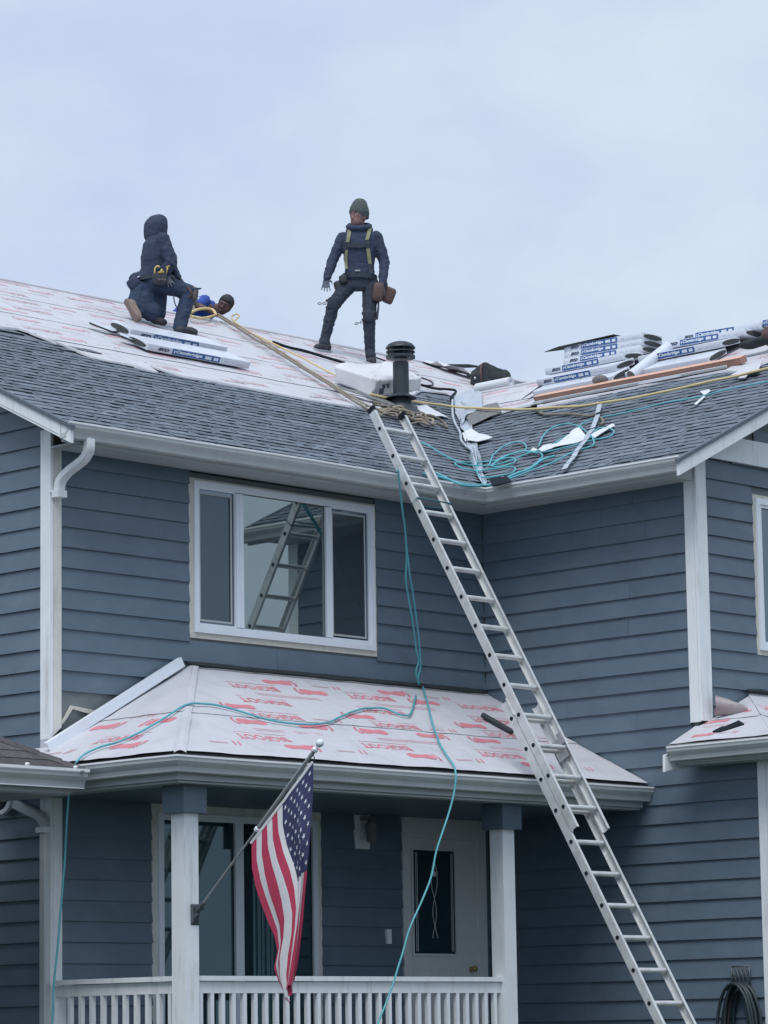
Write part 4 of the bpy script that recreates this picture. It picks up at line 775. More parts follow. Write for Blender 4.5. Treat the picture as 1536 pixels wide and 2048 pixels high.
# flue pipe -------------------------------------------------------------------
vb = V((7.272, 2.717, zA(2.717)))
b = MB(); b.lathe(vb + V((0, 0, -.1)), [(.087, 0), (.087, .60)], 28); vent = b.build('flue_pipe', M['darkmetal'], house, smooth=40)
b = MB()
for i, (r, h, k) in enumerate(((.160, .540, .030), (.158, .602, .016))):
    b.lathe(vb + V((0, 0, h)), [(.06, .008), (r - .012, .0), (r, .003), (r, k), (r - .012, k + .003), (.06, k)], 28)
b.lathe(vb + V((0, 0, .650)), [(.158, 0), (.164, .004), (.160, .016), (.135, .048), (.090, .068), (.040, .080), (.004, .083)], 28)
b.lathe(vb + V((0, 0, .535)), [(.075, 0), (.075, .14)], 20)
for i in range(6):
    a = i * pi / 3; b.tube([vb + V((.135 * cos(a), .135 * sin(a), .54)), vb + V((.135 * cos(a), .135 * sin(a), .67))], .006, 5)
b.build('flue_cap', M['darkmetal'], vent, smooth=40)
b = MB(); b.lathe(vb + V((0, 0, .115)), [(.094, 0), (.165, -.018), (.168, -.010), (.100, .030), (.094, .03)], 28); b.build('storm_collar', M['darkmetal'], vent, smooth=40)
b = MB(); b.lathe(vb + V((0, 0, -.10)), [(.26, .0), (.12, .13), (.10, .20)], 24); st = PA.st(vb); b.hexa([PA.p(st[0] - .24, st[1] - .30, .0), PA.p(st[0] + .24, st[1] - .30, .0), PA.p(st[0] + .24, st[1] + .24, .0), PA.p(st[0] - .24, st[1] + .24, .0)] + [PA.p(st[0] + a, st[1] + c, .012) for a, c in ((-.24, -.30), (.24, -.30), (.24, .24), (-.24, .24))])
b.build('pipe_flashing', M['darkmetal'], vent, smooth=40)
# valley metal
b = MB(); vp = []
for i in range(60):
    y = .1 + i * .062; w = .045 + .03 * noise.noise(V((y * 2.1, 1, 2))); c = V((XB + y, y, zA(y) + .012 + .01 * noise.noise(V((y * 4, 0, 0)))))
    vp += [PA.p(*PA.st(c + V((-w * 1.3, w * .3, 0))), .020 + .02 * abs(noise.noise(V((y * 5, 5, 0))))), c + V((-.03, .03, .012)), c, c + V((.03, -.03, .014)), PB.p(*PB.st(c + V((w * .3, -w * 1.3, 0))), .020 + .02 * abs(noise.noise(V((y * 4, 8, 0)))))]
b.add(vp, [(i * 5 + j, i * 5 + j + 1, i * 5 + j + 6, i * 5 + j + 5) for i in range(59) for j in range(4)]); b.build('valley_flashing', M['flash'], house, recalc=False, smooth=True)

# ------------------------------------------------------------------ ladder
x0, x1 = 3.69, 4.135
ldir = V((0, -.5075, -.8617)).normalized(); lnor = V((0, -.8617, .5075)).normalized()
fly0 = V((0, -.397, 1.955)); base0 = V((0, -1.973, -.896))
ladder = thing('extension_ladder', 'long aluminium extension ladder leaning on the roof gutter', 'ladder', (3.9, -4.4, -5.2))
def crail(b, x, sgn, a, c, flange, mi=0):
    # C-channel rail: web towards outside, flanges towards the rungs
    for u0, u1, v0, v1 in ((0, .004, -.040, .040), (.004, flange, -.040, -.036), (.004, flange, .036, .040)):
        p = []
        for q in (a, c):
            for u, v in ((u0, v0), (u1, v0), (u1, v1), (u0, v1)): p.append(V((x + sgn * u, 0, 0)) + q + lnor * v)
        b.hexa(p, mi)
def section(start, t0, t1, n, off, cap):
    for x, sg in ((x0, 1), (x1, -1)):
        b = MB(); crail(b, x, sg, start + ldir * t0 + lnor * off, start + ldir * t1 + lnor * off, .030); r = b.build('rail', M['alum'], ladder)
        if cap:
            b = MB(); p = start + ldir * (t0 - .006) + lnor * off
            b.hexa([V((x - sg * .002 + sg * u, 0, 0)) + p + ldir * w + lnor * v for w in (0, .05) for u, v in ((0, -.043), (.032, -.043), (.032, .043), (0, .043))]); b.build('end_cap', M['black'], r)
        b = MB()
        for i in range(n):
            c = start + ldir * (i * .3275) + lnor * off
            b.tube([V((x - sg * .0045, 0, 0)) + c, V((x - sg * .001, 0, 0)) + c], .019, 10)
        b.build('rung_socket', M['black'], r, kind='stuff')
    mb = MB(); mb.tube([(x0 + .003, 0, 0), (x1 - .003, 0, 0)], .0235, 12); me = mb.mesh('rung', M['alum'], 40)
    for i in range(n):
        o = link('rung', me, ladder); o.location = start + ldir * (i * .3275) + lnor * off
section(fly0, -.245, 4.49, 14, .0, True)
section(base0, -.17, 4.70, 15, .0, False)
b = MB()
for x in (x1 - .05,):
    c = fly0 + ldir * (11 * .3275); b.hexa([V((x + u, 0, 0)) + c + ldir * w + lnor * v for w in (-.10, .10) for u, v in ((0, -.10), (.02, -.10), (.02, .02), (0, .02))])
    b.hexa([V((x - .02 + u, 0, 0)) + c + ldir * w + lnor * v for w in (-.13, -.02) for u, v in ((0, .0), (.015, .0), (.015, .05), (0, .05))])
b.build('rung_lock', M['steel'], ladder)
for x, sg in ((x0, 1), (x1, -1)):
    c = base0 + ldir * (-.17)
    b = MB(); b.hexa([V((x - sg * .012 + sg * u, 0, 0)) + c + ldir * w + lnor * v for w in (-.02, .16) for u, v in ((0, .041), (.03, .041), (.03, .052), (0, .052))]); b.build('guide_bracket', M['alum'], ladder)

# ------------------------------------------------------------------ ropes, hoses, cords
def line(name, key, r, mt, label, cat, group=None, sub=5, jit=.0, n=7, extra=()):
    jit = jit or (.004 if mt == 'teal' else .002)
    b = MB(); b.tube(smooth_line(PTS[key], sub, jit), r, n)
    for k in extra: b.tube(smooth_line(PTS[k], sub, jit), r, n)
    o = b.build(name, M[mt], smooth=True); o['label'] = label; o['category'] = cat
    if group: o['group'] = group
    return o
line('safety_rope', 'rope_tan', .0135, 'ropebrown', 'thick brown rope running from the ridge knot down to the ladder top', 'rope', jit=.006)
line('safety_rope', 'rope_tan2', .011, 'ropetan', 'thinner tan rope lying beside the thick brown rope on the white underlayment', 'rope', jit=.008)
line('safety_rope', 'rope_yellow_upper', .010, 'ropeyel', 'short yellow rope with an eye knot ending at the white plastic wrapped pack', 'rope', jit=.004)
line('safety_rope', 'rope_loop', .016, 'ropeyel', 'yellow rope loop at the knot beside the kneeling roofer\'s front boot', 'rope')
line('safety_rope', 'rope_long', .014, 'ropeyel', 'long yellow rope stretched across both roof slopes below the shingle bundles', 'rope', jit=.004)
line('safety_rope', 'rope_grey', .015, 'ropebrown', 'slack grey brown rope below the orange board on the wing shingles', 'rope')
line('power_cord', 'cord_black_upper', .017, 'black', 'black cord on the underlayment left of the white plastic wrapped pack', 'cord')
line('power_cord', 'cord_vent', .009, 'black', 'thin black cord bending sharply right of the flue pipe', 'cord')
line('power_cord', 'cord_valley', .015, 'black', 'thick black cord ending with a kink at the top of the valley', 'cord')
line('metal_wire', 'wire_valley', .014, 'flash', 'bent metal edge strip winding down the valley', 'wire')
gh = 'teal air hoses coiled on the roof'
line('air_hose', 'hose_a', .0085, 'teal', 'teal hose making the wide arch round the curled white scrap on the wing roof', 'hose', gh)
line('air_hose', 'hose_b', .0085, 'teal', 'teal hose whose small right hand loop lies by the white stick scrap', 'hose', gh)
line('air_hose', 'hose_c', .0085, 'teal', 'teal hose curve in the middle of the tangle on the wing roof', 'hose', gh)
line('air_hose', 'hose_d', .0085, 'teal', 'teal hose tangle looping over the bottom of the valley', 'hose', gh)
line('air_hose', 'hose_e', .008, 'teal', 'faint teal hose crossing from the ladder over the valley up towards the board', 'hose', gh)
line('air_hose', 'hose_f', .013, 'teal', 'teal hose running from the ladder tie along the eave into the coil', 'hose', gh)
line('air_hose', 'hose_g', .012, 'teal', 'lowest teal hose lying along the gutter edge right of the ladder', 'hose', gh)
line('air_hose', 'strand1', .009, 'teal', 'left teal hose strand hanging from the ladder down to the porch roof', 'hose', 'teal hoses hanging down the front')
line('air_hose', 'strand2', .009, 'teal', 'right teal hose strand hanging from the ladder to the porch roof', 'hose', 'teal hoses hanging down the front', extra=())
line('air_hose', 'strand2b', .009, 'teal', 'teal hose crossing the porch roof and hanging in front of the front door', 'hose', 'teal hoses hanging down the front')
line('air_hose', 'hose_porch', .0095, 'teal', 'teal hose snaking over the porch roof and hanging by the left corner board', 'hose', 'teal hoses hanging down the front')
b = MB(); c = fly0 + ldir * .86
pr = [V((x0 - .012, 0, 0)) + c + lnor * .048, V((x1 + .012, 0, 0)) + c + lnor * .048 + ldir * .01, V((x1 + .016, 0, 0)) + c - lnor * .048, V((x0 - .016, 0, 0)) + c - lnor * .048 + ldir * .015]
b.tube(pr, .007, 6, closed=True)
o = b.build('tie_cord', M['darkteal'], smooth=True); o['label'] = 'dark teal cord tied round both ladder rails at the gutter'; o['category'] = 'tie cord'
# rope tangle at the ladder top
b = MB(); rnd = random.Random(5)
for i in range(7):
    cx, cy = 6.50 + rnd.uniform(-.10, .42), 2.10 + rnd.uniform(-.30, .12); pts = []
    a0 = rnd.uniform(0, 6)
    for k in range(12):
        a = a0 + k * .62; r = rnd.uniform(.10, .26); s, t = PA.st((cx + r * 1.35 * cos(a), cy + r * .8 * sin(a), 0)); x, y = cx + r * 1.3 * cos(a) - .15 * r, cy + r * .75 * sin(a)
        q = V((x, y, zA(y))); pts.append(q + PA.n * rnd.uniform(.015, .10))
    b.tube(smooth_line(pts, 4), rnd.choice([.012, .015, .018]), 6, mi=rnd.choice([0, 0, 1]))
o = b.build('rope_pile', [M['ropebrown'], M['ropetan']], smooth=True); o['label'] = 'tangled pile of brown and tan rope behind the ladder top'; o['category'] = 'rope pile'

# ------------------------------------------------------------------ scraps and sheets
def sheet(name, key, mt, label, cat, thick=.006, group=None, curl=.015, seed=0, n=None):
    pts = PTS[key]; c = sum(pts, V((0, 0, 0))) / len(pts)
    n = n or (PA.n if abs(PA.h(c)) < abs(PB.h(c)) else PB.n)
    dense = []
    for i, p in enumerate(pts):
        q = pts[(i + 1) % len(pts)]
        for k in range(3): dense.append(p.lerp(q, k / 3))
    mid = [c.lerp(p, .5) for p in dense]
    def w(p): return p + n * (curl * noise.noise(p * 4 + V((seed, 0, 0))))
    b = MB(); k = len(dense); top = [w(c)] + [w(p) for p in mid] + [w(p) for p in dense]
    fs = [(0, 1 + i, 1 + (i + 1) % k) for i in range(k)] + [(1 + i, 1 + k + i, 1 + k + (i + 1) % k, 1 + (i + 1) % k) for i in range(k)]
    m_ = len(top); allv = top + [p - n * thick for p in top]
    fs2 = [tuple(j + m_ for j in reversed(f)) for f in fs] + [(1 + k + i, 1 + k + m_ + i, 1 + k + m_ + (i + 1) % k, 1 + k + (i + 1) % k) for i in range(k)]
    b.add(allv, fs + fs2); o = b.build(name, M[mt], smooth=30); o['label'] = label; o['category'] = cat
    if group: o['group'] = group
    return o
gs = 'scraps lying about on the roof'
sheet('felt_strip', 'felt', 'felt', 'dark grey felt strip crumpled under the plastic wrapped pack', 'felt strip', curl=.05)
sheet('paper_scrap', 'scrapL', 'felt', 'grey torn sheet below the flue pipe, above the ladder', 'scrap', group=gs, curl=.03)
sheet('paper_scrap', 'scrapT1', 'scrap', 'white pointed scrap right of the flue pipe base', 'scrap', group=gs, curl=.03, seed=1)
sheet('paper_scrap', 'scrapT2', 'paper', 'white square torn scrap just above the right ladder rail', 'scrap', group=gs, curl=.02, seed=2)
sheet('paper_scrap', 'scrapV1', 'flash', 'pale blue crumpled sheet at the top right of the valley', 'scrap', group=gs, curl=.05, seed=3)
sheet('shingle_piece', 'scrapV2b', 'felt', 'grey shingle piece with lit edge right of the valley', 'scrap', group=gs, curl=.02, seed=4)
sheet('paper_scrap', 'scrapV3', 'scrap', 'white pointed scrap lying in the middle of the valley', 'scrap', group=gs, curl=.03, seed=5)
sheet('paper_scrap', 'scrapB1', 'scrap', 'long curled white scrap in the wide teal hose arch', 'scrap', group=gs, curl=.05, seed=6)
sheet('paper_scrap', 'scrapB1b', 'scrap', 'small white scrap at the left tip of the long curled scrap', 'scrap', group=gs, seed=7)
sheet('paper_scrap', 'scrapB2', 'scrap', 'white stick shaped scrap on the wing shingles right of the metal strap', 'scrap', group=gs, seed=8)
sheet('paper_scrap', 'scrapB3', 'scrap', 'white scrap under the yellow rope near the right edge', 'scrap', group=gs, seed=9)
sheet('paper_scrap', 'scrapB4', 'scrap', 'thin white scrap high on the wing shingles, lower of two', 'scrap', group=gs, seed=10, curl=.004)
sheet('paper_scrap', 'scrapB5', 'scrap', 'thin white scrap high on the wing shingles, upper of two', 'scrap', group=gs, seed=11, curl=.004)
sheet('paper_scrap', 'scrapB6', 'paper', 'pale sheet poking out below the leather pouch', 'scrap', group=gs, seed=12)
sheet('paper_scrap', 'valleybits', 'flash', 'shiny torn foil bits at the bottom of the valley', 'scrap', group=gs, seed=13, curl=.09, n=V((0, 0, 1)))
sheet('rubble_lump', 'rubble', 'aged', 'small grey lump left of the curled white scrap', 'lump', thick=.04, seed=14)
sheet('shingle_piece', 'blackpad', 'black', 'black flat pad on the gutter beside the valley', 'pad', thick=.012, curl=.004, seed=15)
b = MB(); A_, B_ = V((5.64, -2.745, -.745)), V((5.80, -3.00, -.765)); ax_ = (B_ - A_).normalized(); u_ = ax_.cross(V((0, 0, 1))).normalized(); w_ = u_.cross(ax_); vs = []
for i in range(10):
    f = i / 9; r_ = .068 * (1 - f) ** .7 + .012
    for k in range(12):
        a = -1.9 + k * 4.0 / 11; q = A_.lerp(B_, f) + u_ * (r_ * cos(a)) + w_ * (r_ * 1.2 * sin(a) + .02 * (1 - f)); vs.append(q + noise.noise_vector(q * 9) * .018)
b.add(vs, [(i * 12 + k, i * 12 + k + 1, i * 12 + k + 13, i * 12 + k + 12) for i in range(9) for k in range(11)])
o = b.build('torn_flap', M['oldwrap'], smooth=True, recalc=False); o['label'] = 'curled flap of torn wrap against the foot of the right corner board'; o['category'] = 'flap'
sheet('cable_scrap', 'rl', 'black', 'black twisted scrap on the small right roof', 'scrap', thick=.012, curl=.02, seed=16, n=RL.n)
# metal straps up the wing roof
b = MB()
def strap_run(pts, w):
    side = V((0, 1, 0)); a = [p + PB.n * .022 for p in pts]
    for p, q in zip(a, a[1:]):
        s = (q - p).cross(PB.n).normalized() * w; b.hexa([p - s, p + s, q + s, q - s] + [v + PB.n * .004 for v in (p - s, p + s, q + s, q - s)])
sp = PTS['strip1']; low, a_, b_, top = sp[4], sp[5], sp[3], sp[1]
n_ = 7; run = [low.lerp(a_, i / n_) + V((0, .012 * sin(i * 2.3), 0)) for i in range(n_ + 1)]
for i in range(n_): strap_run([run[i].lerp(run[i + 1], .04), run[i].lerp(run[i + 1], .94)], .028)
strap_run([sp[2] + V((0, 0, .01)), sp[3] + V((0, 0, .02))], .026); strap_run([sp[0] + V((0, 0, .02)), sp[1] + V((0, .03, .01))], .026)
o = b.build('metal_strap', M['flash']); o['label'] = 'worn metal strap running up the wing shingles from the gutter'; o['category'] = 'strap'
# J channel across the end of the porch roof
b = MB(); p0, p1 = V((-.11, -.075, -1.262)), V((1.44, -.075, -.420)); d = (p1 - p0).normalized(); up = V((-d.z, 0, d.x)); out = V((0, -1, 0))
for u0, u1, w0, w1 in ((0, .088, .044, .050), (0, .006, .0, .044), (.082, .088, .0, .044)):
    b.hexa([p + up * u + out * (w + .004) for p in (p0, p1) for u, w in ((u0, w0), (u1, w0), (u1, w1), (u0, w1))])
o = b.build('channel_strip', M['vinyl']); o['label'] = 'long white metal channel laid up the left end of the porch roof'; o['category'] = 'metal channel'
b = MB(); b.tube([PTS['tpiece'][0] + PF.n * .02, PTS['tpiece'][1] + PF.n * .01], .026, 8); o = b.build('pipe_offcut', M['darkmetal'], smooth=40); o['label'] = 'dark pipe offcut on the porch roof beside the ladder'; o['category'] = 'pipe'

# ------------------------------------------------------------------ shingle bundles
def superbox(b, c, ax, ay, az, mi=0, e=.45, n=14, m=8, wob=.0, seed=0):
    '''rounded box with half axes ax ay az'''
    def sp(v, p): return math.copysign(abs(v) ** p, v)
    vs = []
    for i in range(m + 1):
        ph = -pi / 2 + pi * i / m
        for j in range(n):
            th = 2 * pi * j / n
            q = V(c) + V(ax) * (sp(cos(ph), e) * sp(cos(th), e)) + V(ay) * (sp(cos(ph), e) * sp(sin(th), e)) + V(az) * sp(sin(ph), e)
            if wob: q += noise.noise_vector(q * 5 + V((seed, 0, 0))) * wob
            vs.append(q)
    b.add(vs, [(i * n + j, i * n + (j + 1) % n, (i + 1) * n + (j + 1) % n, (i + 1) * n + j) for i in range(m) for j in range(n)], mi)
BL, BW, BH = 1.14, .37, .077
def bundle_proto(loc, label, flap=True):
    t = thing('shingle_bundle', label, 'shingle bundle', loc, 'wrapped shingle bundles')
    return t
_bm = {}
def bundle_meshes(face_z=False):
    key = 'f' if face_z else 'x'
    if key in _bm: return _bm[key]
    L2, W2, H2 = BL / 2, BW / 2, BH / 2
    b = MB(); superbox(b, (0, 0, 0), (W2, 0, 0), (0, L2, 0), (0, 0, H2), e=.09, n=40, m=14, wob=.0025); wr = b.mesh('wrapper', M['bundle'], 50)
    ens = []
    for sg in (-1, 1):
        b = MB(); n = 16; ring_ = [(W2 * .84 * cos(2 * pi * i / n), sg * (L2 + .004), H2 * .74 * sin(2 * pi * i / n)) for i in range(n)]
        b.prism(ring_, (0, sg * -.012, 0))
        for k in range(3): b.box(-W2 * .7, W2 * .7, sg * (L2 + .0045) - .001, sg * (L2 + .0045) + .001, -H2 * .4 + k * H2 * .4 - .002, -H2 * .4 + k * H2 * .4 + .001, 1)
        ens.append(b.mesh('shingle_end', [M['bag'], M['felt']]))
    # printed label on the face towards -x ; reading direction along -y
    b = MB(); X_ = -W2 - .0035
    def put(body, size, cy, cz, wid, mi, shear=0, bold=.0, hgt=None, lift=0):
        vs, fs = text2d(body, size, shear, bold); w = max(v[0] for v in vs) - min(v[0] for v in vs); hh = max(v[1] for v in vs) - min(v[1] for v in vs)
        kx, ky = wid / w, (hgt / hh if hgt else wid / w); c0 = (max(v[0] for v in vs) + min(v[0] for v in vs)) / 2; c1 = (max(v[1] for v in vs) + min(v[1] for v in vs)) / 2
        b.add([(X_ - lift, cy - (v[0] - c0) * kx, cz + (v[1] - c1) * ky) for v in vs], fs, mi)
    def rect(y0, y1, z0, z1, mi, lift=0): b.add([(X_ - lift, y0, z0), (X_ - lift, y1, z0), (X_ - lift, y1, z1), (X_ - lift, y0, z1)], [(0, 1, 2, 3)], mi)
    put('IKO', .05, .400, .0, .125, 0, .35, .004, .034)
    rect(.305, -.215, -.030, .030, 1)
    rect(.290, .278, -.014, .014, 2, .002)
    put('Cambridge', .04, .125, .001, .290, 2, .15, .002, .042, .002)
    rect(-.050, -.120, -.017, .015, 2, .002); rect(-.145, -.195, -.016, .014, 2, .002)
    for i, (y, w) in enumerate(((-.27, .05), (-.35, .03), (-.42, .06))): rect(y, y - w, -.008 - .004 * i, -.004 - .004 * i, 3)
    la = b.mesh('label', [M['navyprint'], M['blue'], M['whiteprint'], M['soffit']], recalc=False)
    _bm[key] = (wr, ens[0], ens[1], la); return _bm[key]
def bundle(loc, label, yaw=0., tilt=0., roll=0., sc=(1, 1, 1), lab=True, plane=None, R=None):
    t = bundle_proto(V(loc), label); ms = bundle_meshes()
    R = R if R is not None else (Matrix.Rotation(yaw, 4, 'Z') @ Matrix.Rotation(tilt, 4, 'Y') @ Matrix.Rotation(roll, 4, 'X'))
    for nm, me in zip(('wrapper', 'shingle_end', 'shingle_end', 'label'), ms):
        if nm == 'label' and not lab: continue
        o = bpy.data.objects.new(nm, me); COL.objects.link(o); o.parent = t; o.matrix_basis = R
    return t
# left stack: front face at x=9.27, levels from the ridge up
z0 = zB(RX) - .02
ys = 1.53
lv = 'of the left stack on the wing ridge'
bundle((9.45, ys, z0 + .262), 'topmost shingle bundle ' + lv, roll=.02)
bundle((9.45, ys - .00, z0 + .189), 'second shingle bundle from the top ' + lv, roll=.02)
bundle((9.44, ys + .01, z0 + .116), 'third shingle bundle from the top ' + lv, roll=.015)
bundle((9.44, ys + .02, z0 + .043), 'fourth shingle bundle from the top ' + lv, roll=.01)
def on_roof(x, y, lift, tilt_k=1.0):
    return V((x, y, zB(x) + lift))
tl = -math.atan(PT)
bundle(on_roof(9.13, 1.54, .135), 'fifth bundle down in the left stack, tilted onto the slope', tilt=tl * .35)
bundle(on_roof(8.93, 1.50, .105), 'sixth bundle down in the left stack, lying on the slope', tilt=tl * .8)
bundle(on_roof(8.77, 1.42, .036), 'lowest shingle bundle of the left stack, resting behind the orange board', tilt=tl, lab=False)
ry = 'of the right hand stack'
bundle((9.45, -.09, z0 + .116), 'topmost shingle bundle ' + ry, roll=.03)
bundle((9.33, .03, z0 + .043), 'second shingle bundle from the top ' + ry, roll=.02)
bundle(on_roof(9.02, .12, .105), 'third shingle bundle down in the right hand stack, blue label low', tilt=tl * .6)
bundle(on_roof(8.80, .13, .036), 'lowest shingle bundle of the right hand stack, resting on the slope', tilt=tl, lab=False)
bundle((9.50, -.96, z0 + .120), 'shingle bundle cut off by the right edge of the picture', roll=.03)
# open flap of wrapper on top of the left stack
b = MB(); q = V((9.27, 2.10, z0 + .304)); b.prism([q + V((-.02, -.75, .012)), q + V((-.03, .05, -.002)), q + V((-.03, .26, -.030)), q + V((.10, .16, -.006)), q + V((.22, -.1, .006)), q + V((.22, -.75, .016))], (0, 0, .006))
o = b.build('wrapper_flap', M['bag']); o['label'] = 'dark loose flap sticking out over the top bundle of the left stack'; o['category'] = 'flap'
b = MB(); q = [V((8.55, 2.10, zB(8.55) + .02)), V((9.12, 2.20, zB(9.12) + .03)), V((9.15, 2.06, zB(9.15) + .12)), V((8.78, 2.03, zB(8.78) + .08))]; b.prism(q, PB.n * .008)
o = b.build('wrapper_flap', M['felt']); o['label'] = 'grey triangular flap at the lower left of the left bundle stack'; o['category'] = 'flap'
# bundles beside the kneeling roofer
def roofA_R(yaw, extra=0.):
    # long axis along the slope contour; columns: width up slope, length, normal
    s = (PA.s * cos(yaw) + PA.t * sin(yaw)); t = PA.n.cross(s)
    return Matrix((t, -s, PA.n)).transposed().to_4x4()
bundle(PA.p(4.78, (3.42 + OV) * k_, .045), 'lower opened shingle bundle at the kneeling roofer\'s feet', R=roofA_R(.01) @ Matrix.Diagonal((1, 1.30, 1, 1)))
bundle(PA.p(4.86, (3.83 + OV) * k_, .075), 'upper shingle bundle right at the kneeling roofer\'s front boot', R=roofA_R(.0) @ Matrix.Diagonal((1, 1.22, 1.2, 1)))
for i, (sx, ty, w) in enumerate(((3.98, 3.90, .17), (4.06, 3.50, .15))):
    b = MB(); pts = [PA.p(sx - .14 + .02 * c_, (ty + .03 + OV) * k_ - .13 * sin(pi * c_ / 6) ** 1.0 * (1 if c_ < 7 else 0), .012 + .03 * abs(c_ - 3) / 3) + PA.s * (.06 * c_) for c_ in range(7)] + [PA.p(sx + .24, (ty + .06 + OV) * k_, .05), PA.p(sx + .06, (ty + .02 + OV) * k_, .03), PA.p(sx - .08, (ty + .09 + OV) * k_, .05)]
    b.prism(pts, PA.n * .012); b.prism([p + PA.n * .014 + PA.t * .02 for p in pts], PA.n * .006, 1)
    o = b.build('loose_shingle', [M['bag'], M['bundle']]); o['label'] = ('curved loose shingle left of the upper bundle by the kneeling roofer', 'dark loose shingle at the left end of the lower bundle by the kneeling roofer')[i]; o['category'] = 'shingle'
# orange toe board with the pale starter strip below
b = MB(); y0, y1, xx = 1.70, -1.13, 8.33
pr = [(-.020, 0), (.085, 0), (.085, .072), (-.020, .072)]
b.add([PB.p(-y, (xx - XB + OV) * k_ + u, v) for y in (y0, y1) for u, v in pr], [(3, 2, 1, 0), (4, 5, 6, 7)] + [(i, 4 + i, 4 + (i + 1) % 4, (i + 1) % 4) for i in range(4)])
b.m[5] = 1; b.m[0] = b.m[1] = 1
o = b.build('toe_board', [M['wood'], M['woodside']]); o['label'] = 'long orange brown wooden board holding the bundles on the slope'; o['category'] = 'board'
b = MB(); b.add([PB.p(-y, (xx - XB + OV) * k_ + u, .006 + .012 * (u < -.1)) for y in (1.72, -1.02) for u in (-.16, -.05)], [(0, 1, 3, 2)])
b.add([PB.p(-y, (xx - XB + OV) * k_ + u, v) for y in (1.70, -.95) for u, v in ((-.052, .008), (-.03, .008), (-.03, .026), (-.052, .026))], [(0, 1, 2, 3), (7, 6, 5, 4), (0, 4, 5, 1), (1, 5, 6, 2), (2, 6, 7, 3), (3, 7, 4, 0)], 1)
o = b.build('starter_strip', [M['felt'], M['vinyl']], recalc=False); o['label'] = 'grey starter strip with white upper edge under the orange board'; o['category'] = 'strip'
# rolls
def roll(p, q, r, mt, label, rim='felt', rnd_=.0):
    p, q = V(p), V(q); d = (q - p); L_ = d.length; d.normalize(); b = MB()
    b.lathe(p, [(r * .35, .01), (r * .45, 0), (r, 0), (r, L_), (r * .45, L_), (r * .3, L_ - .01)], 20, axis=d); b.lathe(p - d * .001, [(r * .9, 0), (r * .92, .004)], 18, axis=d, mi=1)
    o = b.build('material_roll', [M[mt], M[rim]], smooth=40); o['label'] = label; o['category'] = 'roll'; return o
roll((8.50, .50, 3.245), (9.06, .43, 3.630), .058, 'bundle', 'pale blue tube leaning between the two bundle stacks', 'felt')
b = MB(); superbox(b, on_roof(8.42, .86, .10), (.07, 0, 0), (0, .09, 0), (0, 0, .05), e=.8, wob=.02); o = b.build('felt_lump', M['felt'], smooth=True); o['label'] = 'grey crumpled lump at the foot of the pale blue tube'; o['category'] = 'lump'
roll(V((9.50, 3.62, zB(RX) + .06)), V((9.50, 3.10, zB(RX) + .06)), .060, 'scrap', 'light grey roll lying in front of the dark bag', 'felt')
# dark bag beyond the valley
c = V((11.15, 4.90, zA(4.90) + .115)); b = MB(); R_ = V((.694, -.72, 0)); T_ = V((-.72, -.694, 0))
rnd = random.Random(3); nn, mm = 40, 20; vs = []
for i in range(mm + 1):
    ph = -pi / 2 + pi * i / mm
    for j in range(nn):
        th = 2 * pi * j / nn; w = .245 * (1 + .12 * sin(3 * th + 1)); q = c + R_ * (w * cos(ph) ** .7 * cos(th)) + T_ * (.22 * cos(ph) ** .7 * sin(th)) + V((0, 0, .155 * math.copysign(abs(sin(ph)) ** .8, sin(ph)) - .10 * (cos(th) * cos(ph)) * .2))
        vs.append(q + noise.noise_vector(q * 6) * .060 + noise.noise_vector(q * 15) * .022)
b.add(vs, [(i * nn + j, i * nn + (j + 1) % nn, (i + 1) * nn + (j + 1) % nn, (i + 1) * nn + j) for i in range(mm) for j in range(nn)])
bagt = b.build('tool_bag', M['bag'], smooth=True); bagt['label'] = 'dark bulging bag on the roof right of the valley top'; bagt['category'] = 'bag'
b = MB(); b.tube(smooth_line([c + R_ * -.11 + T_ * .235 + V((0, 0, -.08)), c + R_ * -.12 + T_ * .25 + V((0, 0, .05)), c + R_ * -.09 + T_ * .10 + V((0, 0, .17)), c + R_ * -.02 + V((0, 0, .185))], 3), .014, 6); b.build('strap', M['leather'], bagt, smooth=True)
b = MB(); b.lathe(c + R_ * -.19 + T_ * .205 + V((0, 0, -.03)), [(.014, 0), (.014, .02), (.005, .024)], 8, axis=T_); b.build('buckle', M['steel'], bagt)
# crumpled clear wrap left of the bag
b = MB(); rnd = random.Random(9); c = V((11.22, 5.52, zA(5.52) + .02)); vs = []
for i in range(9):
    for j in range(5): vs.append(c + V((.55 * (i / 8 - .5), -.36 * (i / 8 - .5) - .2 * (j / 4 - .5), -.17 * (i / 8 - .5))) + V((0, -.25 * (j / 4 - .5), -.12 * (j / 4 - .5))) + V((0, 0, rnd.uniform(-.01, .05))))
b.add(vs, [(i * 5 + j, i * 5 + j + 1, i * 5 + j + 6, i * 5 + j + 5) for i in range(8) for j in range(4)]); o = b.build('crumpled_wrap', M['wrap'], recalc=False); o['label'] = 'crumpled pale wrap on the roof just left of the dark bag'; o['category'] = 'plastic wrap'
b = MB(); b.prism([c + V((-.15, .02, .05)), c + V((.05, -.16, .05)), c + V((.16, -.24, .03)), c + V((-.02, -.10, .02))], (0, 0, .02)); o = b.build('label_scrap', M['bag']); o['label'] = 'black scrap on the crumpled pale wrap'; o['category'] = 'scrap'
